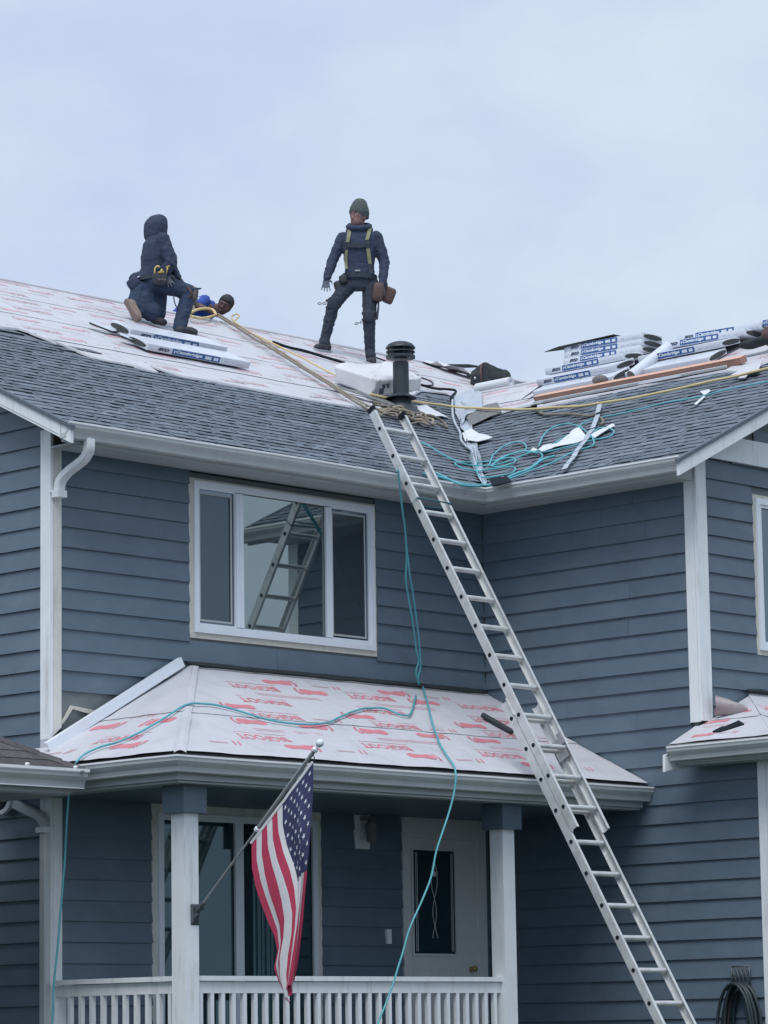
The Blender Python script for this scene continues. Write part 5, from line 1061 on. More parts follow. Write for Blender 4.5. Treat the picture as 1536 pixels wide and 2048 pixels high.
# plastic wrapped pack behind the flue
P1 = V((7.09, 2.97, zA(2.97) + .02)); e1 = V((-.10, .50, .215)); e2 = V((.80, .03, .155)); e3 = V((-.03, -.06, .170)); c = P1 + (e1 + e2 + e3) * .5
b = MB(); superbox(b, c, e2 * .52, e1 * .52, e3 * .52, e=.20, n=64, m=30, wob=.0)
b.v = [tuple(V(v) + noise.noise_vector(V(v) * 4.5) * .030 + noise.noise_vector(V(v) * 12) * .018 + noise.noise_vector(V(v) * 26) * .009) for v in b.v]
pk = b.build('wrapped_pack', M['wrap'], smooth=True); pk['label'] = 'white plastic wrapped pack lying behind the flue pipe'; pk['category'] = 'pack'
fc = P1 + e3 * .5 - e1.normalized() * .045; b = MB()
def dab(u, v, w, h): p = fc + e2 * u + e3 * v; b.prism([p, p + e2.normalized() * w, p + e2.normalized() * w + e3.normalized() * h, p + e3.normalized() * h], -e1.normalized() * .003)
for u, v, w, h in ((.10, .08, .05, .03), (.18, .12, .05, .028), (.12, -.02, .04, .03), (.20, .0, .04, .025), (.05, -.36, .075, .065), (.32, .05, .03, .06)): dab(u, v, w, h)
b.build('printed_mark', M['navyprint'], pk)

# leather pouch lying at the right edge
b = MB(); c = on_roof(8.75, -1.28, .12)
superbox(b, c + V((0, .02, .02)), PB.t * .10, V((0, .17, 0)), PB.n * .10, e=.7, n=24, m=12); superbox(b, c + V((-.03, -.18, .02)), PB.t * .11, V((0, .16, 0)), PB.n * .085, e=.75, n=24, m=12)
b.v = [tuple(V(v) + noise.noise_vector(V(v) * 8) * .035) for v in b.v]
o = b.build('leather_pouch', M['leather'], smooth=True); o['label'] = 'brown crumpled leather tool pouch at the right edge by the board end'; o['category'] = 'tool pouch'
b = MB(); superbox(b, c + V((-.05, .26, -.03)), PB.t * .05, V((0, .22, 0)), PB.n * .055, e=.8, n=20, m=10, wob=.02)
o = b.build('dark_cloth', M['bag'], smooth=True); o['label'] = 'dark folded cloth between the lowest right bundle and the leather pouch'; o['category'] = 'cloth'
b = MB(); c = on_roof(8.75, -1.75, .12); b.lathe(c, [(.05, 0), (.15, .0), (.15, .9), (.05, .9)], 20, axis=(.25, -1, .1)); o = b.build('felt_roll', M['felt'], smooth=40); o['label'] = 'thick grey felt roll cut by the right edge of the picture'; o['category'] = 'roll'

# hose hanger on the wing wall
hx = XB - .03
hg = thing('hose_hanger', 'black lattice hose hanger fixed low on the wing wall', 'hose hanger', (hx, -3.06, -3.2))
b = MB()
def bar(y0, z0, y1, z1, r=.007): b.tube([(hx - .025, y0, z0), (hx - .025, y1, z1)], r, 6)
ya, yb, za, zb = -2.965, -3.165, -3.285, -3.105
for q in ((ya, za, yb, za), (ya, zb, yb, zb), (ya, za, ya, zb), (yb, za, yb, zb)): bar(*q)
for i in range(4):
    f = i / 3
    bar(ya + (yb - ya) * f * .66, za, ya + (yb - ya) * (f * .66 + .34), zb, .006); bar(ya + (yb - ya) * f * .66, zb, ya + (yb - ya) * (f * .66 + .34), za, .006)
b.build('lattice_plate', M['iron'], hg, smooth=True)
b = MB(); b.tube([(hx - .02, -3.0, -3.30), (hx - .16, -3.0, -3.31)], .012, 8); b.tube([(hx - .02, -3.13, -3.30), (hx - .16, -3.13, -3.31)], .012, 8); b.build('arm', M['iron'], hg)
b = MB(); rnd = random.Random(2)
for k in range(12):
    rr_ = .160 + rnd.uniform(-.035, .045); dx = .03 + k * .012; c = V((hx - dx, -3.10 + rnd.uniform(-.02, .03), -3.28 + .02 - .0)); pts = []
    for i in range(26):
        a = 2 * pi * i / 26; pts.append(c + V((rnd.uniform(-.004, .004), rr_ * sin(a), -.40 + (.40 + .0) * cos(a) * (1 if cos(a) > 0 else 1.0))))
    b.tube(pts, .0155, 7, closed=True, mi=0 if k % 4 else 1)
o = b.build('garden_hose', [M['garden'], M['hosebrown']], smooth=True); o['label'] = 'black garden hose coiled on the lattice hanger low on the wing wall'; o['category'] = 'garden hose'

# ------------------------------------------------------------------ flag
pa, pb = V((.015, -1.80, -2.665)), V((.015, -3.184, -1.440)); pd_ = (pb - pa).normalized()
fp = thing('flag_pole', 'slanted grey flag pole with white ball fixed to the left porch post', 'flag pole', pa)
b = MB(); b.tube([pa - pd_ * .02, pa + pd_ * .92], .0095, 10); b.tube([pa + pd_ * .92, pb], .0165, 10); b.build('pole', M['polegrey'], fp, smooth=40)
b = MB(); b.lathe(pa + pd_ * .93, [(.014, 0), (.024, .006), (.024, .03), (.014, .036)], 12, axis=pd_); b.lathe(pb - pd_ * .03, [(.017, 0), (.026, .006), (.026, .025), (.012, .04)], 12, axis=pd_); b.build('ring', M['vinyl'], fp, smooth=40)
b = MB(); b.lathe(pb + pd_ * .02, [(.006, 0), (.02, .008), (.031, .028), (.033, .04), (.028, .056), (.014, .068), (.003, .072)], 14, axis=pd_); b.build('finial', M['vinyl'], fp, smooth=True)
b = MB(); b.lathe(pa - pd_ * .03, [(.018, 0), (.021, .02), (.020, .12), (.016, .14)], 12, axis=pd_); b.hexa([(-.03, -1.771, -2.77), (.062, -1.771, -2.77), (.062, -1.771, -2.60), (-.03, -1.771, -2.60), (-.015, -1.79, -2.74), (.045, -1.79, -2.74), (.045, -1.79, -2.62), (-.015, -1.79, -2.62)])
b.lathe(pa + V((0, .02, -.04)), [(.03, -.02), (.026, .02), (.014, .05)], 10, axis=(0, -.8, .5)); b.lathe(pa + pd_ * .05, [(.02, -.03), (.02, .03)], 8, axis=(1, 0, 0)); b.build('bracket', M['iron'], fp, smooth=40)
FT, FB_, FM = PTS['flag_top'], PTS['flag_bot'], PTS['flag_mid']
def flag_at(u, v):
    k = u * 9; i = min(int(k), 8); f = k - i
    a = FT[i].lerp(FT[i + 1], f); m_ = FM[i].lerp(FM[i + 1], f); c = FB_[i].lerp(FB_[i + 1], f); w = 7 / 13
    # quadratic through top, mid (v=w) and bottom
    l0 = (v - w) * (v - 1) / (w); l1 = v * (v - 1) / (w * (w - 1)); l2 = v * (v - w) / (1 - w)
    lin = a.lerp(m_, v / w) if v < w else m_.lerp(c, (v - w) / (1 - w))
    p = lin
    amp = .075 * min(1, u * 3.0)
    x = -amp * .62 * (1 - cos(v * 12.5)) * (1 - v) ** .8
    y = .030 * min(1, u * 3) * sin(v * 15 + u * 2) + .011 * sin(v * 37 + u * 6) * min(1, u * 3)
    return p + V((x, y * (.25 + .75 * min(1, 6 * v) * min(1, 6 * (1 - v))), .008 * noise.noise(V((u * 7, v * 7, 3)))))
b = MB(); NU, NV = 60, 52
for i in range(NU + 1):
    for j in range(NV + 1): b.v.append(tuple(flag_at(i / NU, j / NV)))
for i in range(NU):
    for j in range(NV):
        st = int((j + .5) / NV * 13); blue_ = (i + .5) / NU < .45 and st < 7
        b.f.append((i * (NV + 1) + j, (i + 1) * (NV + 1) + j, (i + 1) * (NV + 1) + j + 1, i * (NV + 1) + j + 1)); b.m.append(2 if blue_ else (0 if st % 2 == 0 else 1))
flag = b.build('flag', [M['flagred'], M['flagwhite'], M['flagblue']], smooth=True, recalc=False); flag['label'] = 'star spangled red white and blue flag hanging from the slanted pole'; flag['category'] = 'flag'
b = MB(); hp_ = [flag_at(0, j / 26) for j in range(27)]
for off in (.0,):
    for p, q in zip(hp_, hp_[1:]):
        nrm = V((1, 0, 0)); s = V((0, -.6, .75)) * .0
        w = V((0, .83, .55)) * .020
        b.hexa([p - w * .2 - nrm * .004, p + w - nrm * .004, q + w - nrm * .004, q - w * .2 - nrm * .004, p - w * .2 + nrm * .004, p + w + nrm * .004, q + w + nrm * .004, q - w * .2 + nrm * .004])
b.build('header_band', M['flagwhite'], flag)
def star(cu, cv, r):
    pts = []
    for k in range(10):
        a = pi / 2 + k * pi / 5; rr_ = r if k % 2 == 0 else r * .40
        pts.append((cu + rr_ * cos(a) * .55, cv + rr_ * sin(a)))
    out = []
    for sd in (-1, 1):
        b = MB(); q = [flag_at(min(max(u, 0), 1), min(max(v, 0), 1)) for u, v in pts]; c = flag_at(cu, cv)
        nrm = (flag_at(cu + .01, cv) - c).cross(flag_at(cu, cv + .01) - c).normalized() * sd * .004
        return q, c, nrm
for row in range(9):
    for k in range(6 if row % 2 == 0 else 5):
        cu = .45 * ((2 * k + (1 if row % 2 == 0 else 2)) / 12); cv = 7 / 13 * ((row + 1) / 10)
        q, c, nrm = star(cu, cv, .0245); b = MB()
        for sg in (-1, 1): b.add([c + nrm * sg] + [p + nrm * sg for p in q], [(0, 1 + i, 1 + (i + 1) % 10) for i in range(10)])
        b.build('star', M['whiteprint'], flag, recalc=False)
b = MB(); b.tube(smooth_line([pb - pd_ * .05 + V((0, 0, -.015)), pb + V((.0, .02, -.07)), FT[0]], 3), .005, 5); b.tube([pa + pd_ * .95 + V((0, 0, -.02)), FB_[0]], .005, 5); b.build('clip', M['darkmetal'], flag)

# ------------------------------------------------------------------ people
def cap_prim(b, p, q, r0, r1, n=10, m=4):
    p, q = V(p), V(q); d = q - p; L_ = d.length; d.normalize(); x = d.cross(V((.31, .87, .2))).normalized(); y = d.cross(x); prof = []
    for i in range(m): a = pi / 2 * (1 - i / m); prof.append((r0 * cos(a) + 1e-4, -r0 * sin(a)))
    prof.append((r0, 0)); prof.append((r1, L_))
    for i in range(1, m + 1): a = pi / 2 * i / m; prof.append((r1 * cos(a) + 1e-4, L_ + r1 * sin(a)))
    b.lathe(p, prof, n, axis=d)
def ell_prim(b, c, ax, ay, az, n=14, m=9):
    c, ax, ay, az = V(c), V(ax), V(ay), V(az); vs = []
    for i in range(m + 1):
        ph = -pi / 2 + pi * (i + .001) / (m + .002)
        for j in range(n):
            th = 2 * pi * j / n; vs.append(c + ax * (cos(ph) * cos(th)) + ay * (cos(ph) * sin(th)) + az * sin(ph))
    b.add(vs, [(i * n + j, i * n + (j + 1) % n, (i + 1) * n + (j + 1) % n, (i + 1) * n + j) for i in range(m) for j in range(n)] + [tuple(range(n - 1, -1, -1)), tuple(m * n + j for j in range(n))])
def loft_prim(b, rings, n=20, e=.85):
    # rings: (centre, half axis a, half axis c)
    vs = []
    for c, a, d in rings:
        for j in range(n):
            th = 2 * pi * j / n; ct, st_ = cos(th), sin(th)
            vs.append(V(c) + V(a) * math.copysign(abs(ct) ** e, ct) + V(d) * math.copysign(abs(st_) ** e, st_))
    k = len(rings)
    b.add(vs, [(i * n + j, i * n + (j + 1) % n, (i + 1) * n + (j + 1) % n, (i + 1) * n + j) for i in range(k - 1) for j in range(n)] + [tuple(range(n - 1, -1, -1)), tuple((k - 1) * n + j for j in range(n))])
def remesh(name, b, mats, parent, vox=.012, it=4, fold=0., fs=9., pick=None):
    me = b.mesh(name, mats); o = link(name, me, parent)
    md = o.modifiers.new('r', 'REMESH'); md.mode = 'VOXEL'; md.voxel_size = vox
    ms = o.modifiers.new('s', 'SMOOTH'); ms.factor = .5; ms.iterations = it
    bpy.context.view_layer.update()
    me2 = bpy.data.meshes.new_from_object(o.evaluated_get(bpy.context.evaluated_depsgraph_get()))
    o.modifiers.clear(); o.data = me2; bpy.data.meshes.remove(me); me2.name = name
    if fold:
        co = [v.co.copy() for v in me2.vertices]; nr = [v.normal.copy() for v in me2.vertices]
        for v, c, n in zip(me2.vertices, co, nr):
            w = noise.noise(V((c.x * fs, c.y * fs, c.z * fs * 1.8))) + .5 * noise.noise(V((c.x, c.y, c.z * 1.5)) * fs * 2.3)
            v.co = c + n * (w * fold)
    me2.materials.clear()
    for mt in (mats if isinstance(mats, (list, tuple)) else [mats]): me2.materials.append(mt)
    mi = [pick(p.center) if pick else 0 for p in me2.polygons]
    me2.polygons.foreach_set('material_index', mi); me2.polygons.foreach_set('use_smooth', [True] * len(me2.polygons)); me2.update()
    return o
def creases(b, p, q, r0, r1, n, seed, amt=.010):
    p, q = V(p), V(q); d = (q - p).normalized(); x = d.cross(V((.3, .9, .1))).normalized(); y = d.cross(x); rnd = random.Random(seed)
    for i in range(n):
        f = (i + rnd.uniform(.2, .8)) / n; c = p.lerp(q, f); r = (r0 + (r1 - r0) * f) - .012; a0 = rnd.uniform(0, 6.28); tilt = rnd.uniform(-.05, .05); pts = []
        for k in range(6):
            a = a0 + k * .42; pts.append(c + (x * cos(a) + y * sin(a)) * (r + amt * .5) + d * (tilt * (k - 2.5)))
        for u, v in zip(pts, pts[1:]): cap_prim(b, u, v, .014, .014, 6, 2)
class Frame:
    def __init__(s, o, r=V((.694, -.720, 0)), t=V((-.720, -.694, 0))): s.o = V(o); s.r = V(r).normalized(); s.t = V(t).normalized()
    def __call__(s, r, t, u): return s.o + s.r * r + s.t * t + V((0, 0, u))
    def loc(s, p): d = V(p) - s.o; return d.dot(s.r), d.dot(s.t), d.z
    def d(s, r, t, u): return s.r * r + s.t * t + V((0, 0, u))
def hand(b, F, w, pdir, side, curl, sc=1.0):
    '''w wrist, pdir direction of the hand, side direction towards the thumb, curl direction fingers bend to'''
    w = V(w); pdir = V(pdir).normalized(); side = V(side); side = (side - pdir * side.dot(pdir)).normalized(); cl = V(curl); cl = (cl - pdir * cl.dot(pdir)).normalized()
    c = w + pdir * .055 * sc
    ell_prim(b, c, side * .046 * sc, cl * .020 * sc, pdir * .060 * sc)
    for i, ln in enumerate((.072, .082, .076, .060)):
        k = w + pdir * .095 * sc + side * (.033 - .022 * i) * sc
        k2 = k + (pdir * .95 + cl * .22).normalized() * ln * .62 * sc + side * (.010 * (1.5 - i)); k3 = k2 + (pdir * .85 + cl * .45).normalized() * ln * .56 * sc + side * (.003 * (1.5 - i))
        cap_prim(b, k - pdir * .02, k2, .0105 * sc, .0095 * sc, 7, 3); cap_prim(b, k2, k3, .0095 * sc, .0085 * sc, 7, 3)
    k = w + pdir * .030 * sc + side * .036 * sc; k2 = k + (pdir * .6 + side * .7).normalized() * .042 * sc; k3 = k2 + (pdir * .95 + cl * .5).normalized() * .034 * sc
    cap_prim(b, k - side * .01, k2, .0125 * sc, .011 * sc, 7, 3); cap_prim(b, k2, k3, .011 * sc, .009 * sc, 7, 3)
def head(b, c, f, up, h=.122, w=.080, dp=.098):
    '''skull, jaw, nose, ears; f is the facing direction'''
    c, f, up = V(c), V(f).normalized(), V(up).normalized(); f = (f - up * f.dot(up)).normalized(); s = f.cross(up)
    ell_prim(b, c + up * .025, s * w, f * dp, up * (h * .80)); ell_prim(b, c + f * .022 - up * .045, s * w * .80, f * dp * .72, up * h * .62)
    ell_prim(b, c + f * .055 - up * .098, s * .030, f * .030, up * .024)                     # chin
    cap_prim(b, c + f * .088 + up * .012, c + f * .108 - up * .026, .009, .014, 8, 3)         # nose
    ell_prim(b, c + f * .087 + up * .030, s * .048, f * .014, up * .012)                     # brow
    for q in (-1, 1):
        ell_prim(b, c + s * q * w * .98 - f * .012 + up * .0, s * .010, f * .020, up * .032)  # ear
        ell_prim(b, c + f * .068 + s * q * .038 - up * .022, s * .022, f * .020, up * .018)   # cheek
    ell_prim(b, c + f * .090 - up * .064, s * .024, f * .010, up * .006); ell_prim(b, c + f * .089 - up * .074, s * .020, f * .010, up * .006)  # lips
def face_details(c, f, up, parent, w=.080):
    c, f, up = V(c), V(f).normalized(), V(up).normalized(); f = (f - up * f.dot(up)).normalized(); s = f.cross(up)
    for q in (-1, 1):
        b = MB(); ell_prim(b, c + f * .083 + s * q * .032 + up * .012, s * .013, f * .008, up * .007, 10, 6); b.build('eye', M['whiteprint'], parent, smooth=True)
        b = MB(); ell_prim(b, c + f * .089 + s * q * .032 + up * .012, s * .0055, f * .004, up * .006, 8, 5); b.build('iris', M['hair'], parent, smooth=True)
    b = MB()
    for q in (-1, 1): cap_prim(b, c + f * .094 + s * q * .016 + up * .031, c + f * .086 + s * q * .052 + up * .031, .006, .004, 6, 2)
    b.build('eyebrow', M['hair'], parent, smooth=True)
def boot(b, heel, toe, ankle, up, w=.048):
    heel, toe, ankle = V(heel), V(toe), V(ankle); up = V(up); f = (toe - heel); L_ = f.length; f.normalize(); s = f.cross(up).normalized()
    cap_prim(b, heel + up * .045 + f * .045, heel + up * .042 + f * L_ * .72, w * .88, w * .95, 12, 4)
    ell_prim(b, heel + f * L_ * .80 + up * .036, s * w, f * L_ * .22, up * .040)
    cap_prim(b, heel + f * .065 + up * .05, ankle, .052, .060, 12, 4)
def sole_piece(name, heel, toe, up, parent, mt, w=.050):
    heel, toe, up = V(heel), V(toe), V(up).normalized(); f = (toe - heel); L_ = f.length; f.normalize(); s = f.cross(up).normalized()
    prof = [(0, .6), (.02, .85), (.10, .82), (.40, .78), (.62, 1.0), (.82, 1.0), (.95, .70), (1.0, .35)]
    poly = [heel + f * (L_ * a) + s * (w * c) for a, c in prof] + [heel + f * (L_ * a) - s * (w * c) for a, c in reversed(prof)]
    b = MB(); b.prism([p - up * .004 for p in poly], up * .028); return b.build(name, M[mt], parent)
def ribbon(b, pts, wv, nv, th=.006, mi=0):
    for p, q in zip(pts, pts[1:]):
        b.hexa([V(p) - V(wv), V(p) + V(wv), V(q) + V(wv), V(q) - V(wv)] + [V(x) + V(nv) * th for x in (V(p) - V(wv), V(p) + V(wv), V(q) + V(wv), V(q) - V(wv))], mi)

# --- the standing roofer ------------------------------------------------------
def standing():
    F = Frame((8.989, 5.209, 4.259)); P = thing('person', 'roofer standing upright on the slope in dark hoodie, grey beanie and yellow harness', 'person', F(0, .1, 0), 'roofers at work')
    fwd = F.d(-.62, .78, -.04); hc = F(.150, .02, 1.672); up = F.d(.04, .02, 1).normalized()
    hipR, hipL = F(.030, 0, .86), F(.285, 0, .86); knR, knL = F(-.160, .11, .590), F(.262, .09, .44); anR, anL = F(-.262, .08, .19), F(.268, .03, .05)
    hlR, toR = F(-.215, .02, .050), F(-.385, .27, .022); hlL, toL = F(.285, -.02, -.112), F(.245, .25, -.150)
    shR, shL = F(-.038, .0, 1.425), F(.362, .0, 1.430); elR, elL = F(-.150, .02, 1.175), F(.452, .0, 1.13); wrR, wrL = F(-.225, .09, .955), F(.432, .10, .870)
    # body
    b = MB(); head(b, hc, fwd, up, .142, .094, .114); cap_prim(b, F(.160, -.02, 1.47), F(.152, .0, 1.62), .066, .062)
    loft_prim(b, [(F(.158, 0, u), F.d(w, 0, 0), F.d(0, d, 0)) for u, w, d in ((.84, .15, .10), (1.0, .14, .095), (1.2, .165, .105), (1.38, .175, .105), (1.46, .12, .08))])
    for a, e_, w in ((shR, elR, wrR), (shL, elL, wrL)): cap_prim(b, a, e_, .050, .042); cap_prim(b, e_, w, .042, .030)
    for a, k, n in ((hipR, knR, anR), (hipL, knL, anL)): cap_prim(b, a, k, .080, .058); cap_prim(b, k, n, .056, .040)
    hand(b, F, F(-.232, .095, .935), F.d(-.10, .08, -1), F.d(1, .35, 0), F.d(.25, .9, 0), 1.02)
    hand(b, F, F(.428, .105, .855), F.d(-.18, .16, -1), F.d(-1, .4, 0), F.d(-.35, .9, .0), 1.0)
    def pick(c):
        r, t, u = F.loc(c); return 1 if u < .955 and (r < -.17 or r > .36) and u > .66 else 0
    body = remesh('body', b, [M['skin'], M['glove']], P, .0085, 2, pick=pick)
    face_details(hc + (fwd * .014), fwd, up, P)
    # hoodie
    b = MB(); loft_prim(b, [(F(.158, 0, u), F.d(w, 0, 0), F.d(0, d, 0)) for u, w, d in ((.90, .188, .135), (.96, .180, .130), (1.06, .172, .124), (1.2, .188, .132), (1.33, .205, .138), (1.42, .195, .122), (1.48, .13, .095), (1.52, .085, .075))])
    cap_prim(b, shR, elR, .078, .064); cap_prim(b, elR, wrR, .064, .047); cap_prim(b, shL, elL, .078, .066); cap_prim(b, elL, wrL, .066, .049)
    cap_prim(b, F(.03, 0, 1.42), F(.29, 0, 1.42), .085, .085); cap_prim(b, wrR, wrR + F.d(-.006, .006, -.03), .046, .044); cap_prim(b, wrL, wrL + F.d(-.004, .006, -.03), .048, .046)
    for i in range(14):      # hood lying round the neck
        a = 2 * pi * i / 14; a2 = 2 * pi * (i + 1) / 14
        def hp(a): return F(.158 + .120 * cos(a), -.015 + .112 * sin(a), 1.565 - .045 * sin(a))
        cap_prim(b, hp(a), hp(a2), .040, .040, 8, 3)
    cap_prim(b, F(.05, -.09, 1.53), F(.27, -.09, 1.54), .055, .055)
    for sd, (a_, e_, w_) in enumerate(((shR, elR, wrR), (shL, elL, wrL))): creases(b, V(a_).lerp(e_, .4), e_, .072, .064, 5, sd + 1); creases(b, e_, w_, .064, .050, 7, sd + 5)
    hood = remesh('hoodie', b, M['navy'], P, .010, 3, .0055, 15)
    # trousers
    b = MB(); loft_prim(b, [(F(.158, 0, u), F.d(w, 0, 0), F.d(0, d, 0)) for u, w, d in ((.80, .165, .125), (.88, .178, .130), (.97, .168, .122))])
    cap_prim(b, hipR, knR, .106, .076); cap_prim(b, knR, anR, .076, .060); cap_prim(b, hipL, knL, .104, .078); cap_prim(b, knL, anL, .078, .060)
    cap_prim(b, anR, F(-.270, .10, .135), .060, .064); cap_prim(b, anL, F(.272, .05, -.015), .060, .066)
    for sd, (h_, k_2, a_) in enumerate(((hipR, knR, anR), (hipL, knL, anL))): creases(b, h_, k_2, .102, .078, 5, sd + 11); creases(b, k_2, a_, .078, .060, 8, sd + 15)
    remesh('trousers', b, M['work'], P, .010, 3, .006, 16)
    for hl, to, an in ((hlR, toR, anR), (hlL, toL, anL)):
        b = MB(); boot(b, hl, to, V(an) + V((0, 0, -.03)), PA.n); bo = remesh('boot', b, M['boot'], P, .010, 3); sole_piece('sole', hl, to, PA.n, bo, 'soffit', .050)
    # beanie
    b = MB(); s_ = fwd.cross(up).normalized(); f_ = (fwd - up * fwd.dot(up)).normalized(); bc = hc - f_ * .012
    loft_prim(b, [(bc + up * u - f_ * o_, s_ * w, f_ * d) for u, w, d, o_ in ((-.005, .102, .122, .016), (.050, .109, .131, .006), (.060, .113, .134, .004), (.11, .105, .124, .004), (.155, .090, .106, .008), (.195, .073, .084, .012), (.220, .054, .060, .016), (.229, .030, .034, .018))], 24, 1)
    remesh('beanie', b, M['beanie'], P, .009, 2, .003, 20)
    # harness
    def chest(r, u, ex=.012):
        w, d = interp([(.90, .188), (1.06, .172), (1.2, .188), (1.33, .205), (1.42, .195), (1.48, .13), (1.56, .1)], u), interp([(.90, .135), (1.06, .124), (1.2, .132), (1.33, .138), (1.42, .122), (1.48, .095), (1.56, .06)], u)
        x = min(.97, abs(r - .158) / w); return F(r, d * (1 - x ** 2.35) ** (1 / 2.35) + ex + .006, u)
    b = MB(); wv = F.d(.022, 0, 0); nv = F.d(0, 1, .1)
    left = [(.045, 1.52), (.040, 1.46), (.030, 1.40), (.020, 1.345)]; right = [(.285, 1.53), (.275, 1.47), (.262, 1.41), (.250, 1.365)]
    ribbon(b, [chest(r, u, .016) for r, u in left], wv, nv); ribbon(b, [chest(r, u, .016) for r, u in right], wv, nv)
    ribbon(b, [chest(r, u) for r, u in ((.010, 1.25), (-.002, 1.18), (-.004, 1.10), (.004, 1.03))], wv * .8, nv); ribbon(b, [chest(r, u) for r, u in ((.262, 1.26), (.270, 1.18), (.283, 1.08))], wv, nv); b.build('harness', M['strap'], P)
    for pts_, w_ in ((((.020, 1.345), (.012, 1.30), (.010, 1.25)), wv * 1.2), (((.250, 1.365), (.255, 1.31), (.262, 1.26)), wv * 1.2), (((.0, 1.31), (.06, 1.30), (.12, 1.295), (.19, 1.295), (.255, 1.31)), F.d(0, 0, .026)), (((.283, 1.08), (.290, 1.02), (.29, .96)), wv * 1.1)):
        b = MB(); ribbon(b, [chest(r, u) for r, u in pts_], w_, nv); b.build('harness_pad', M['harness'], P)
    # belt and pouches
    b = MB(); n = 24
    ring_ = [F(.158 + .200 * cos(2 * pi * i / n), .148 * sin(2 * pi * i / n), .945 - .012 * cos(2 * pi * i / n)) for i in range(n + 1)]
    for p, q in zip(ring_, ring_[1:]):
        o_ = V((0, 0, .030)); ex = (p - F(.158, 0, .945)).normalized() * .008; ex2 = (q - F(.158, 0, .945)).normalized() * .008
        b.hexa([p - o_, q - o_, q + o_, p + o_, p - o_ + ex, q - o_ + ex2, q + o_ + ex2, p + o_ + ex])
    belt = b.build('tool_belt', M['harness'], P); b = MB(); b.hexa([F(r, t, u) for t in (.158, .168) for r, u in ((.105, .985), (.165, .985), (.165, 1.0), (.105, 1.0))]); b.build('buckle', M['steel'], belt)
    def pouch(c, a, d, h, mt, name='pouch', tilt=0.):
        b = MB(); superbox(b, F(*c), F.d(a, 0, tilt * a), F.d(0, d, 0), F.d(-tilt * h, 0, h), e=.45, n=20, m=10, wob=.010); o = b.build(name, M[mt], belt, smooth=True); return o
    pouch((.375, .13, .735), .068, .05, .115, 'leather', tilt=-.1); pouch((.500, .03, .715), .066, .05, .088, 'leather', tilt=-.40); pouch((-.085, .05, .815), .055, .06, .075, 'boot', tilt=.3); pouch((-.035, .10, .90), .045, .05, .05, 'boot', tilt=.4)
    pouch((.44, .0, .83), .05, .05, .05, 'leather')
    b = MB(); b.tube([F(.378, .12, .66), F(.372, .12, .55), F(.352, .125, .43)], [.011, .013, .018], 8); hm = b.build('hammer', M['navyprint'], belt, smooth=True); b = MB(); b.tube([F(.315, .12, .425), F(.365, .13, .415)], .014, 8); b.build('hammer_head', M['boot'], belt)
    for k, c, sg in ((knR, F(-.165, .165, .60), -1), (knL, F(.258, .145, .45), -1)):
        b = MB(); superbox(b, c, F.d(.064, 0, 0), F.d(0, .036, 0), F.d(.0, 0, .080), e=.7, n=20, m=10, wob=.008); kp = b.build('knee_pad', M['work'], P, smooth=True)
        b = MB(); q = c + F.d(.0, -.02, -.06)
        for dz in (-.035, .045): b.tube([q + F.d(.078 * cos(a), .062 * sin(a) - .03, dz + .06) for a in [2 * pi * i / 14 for i in range(14)]], .010, 6, closed=True)
        b.build('knee_strap', M['kneepad'], kp, smooth=True)
        b = MB(); ctr = c + (F.d(-.125, 0, .0) if k is knR else F.d(-.115, 0, -.085)); sl = .0 if k is knR else .25
        for j in range(2):
            m0 = ctr + F.d(.022 * (2 * j - 1) * 1.3, 0, sl * .022 * (2 * j - 1) * 1.3); b.tube([m0 + F.d(.022 * cos(a), 0, .011 * sin(a) + sl * .022 * cos(a)) for a in [2 * pi * i / 12 for i in range(12)]], .0045, 6, closed=True)
        b.build('chain_link', M['boot'], kp, smooth=True)
standing()

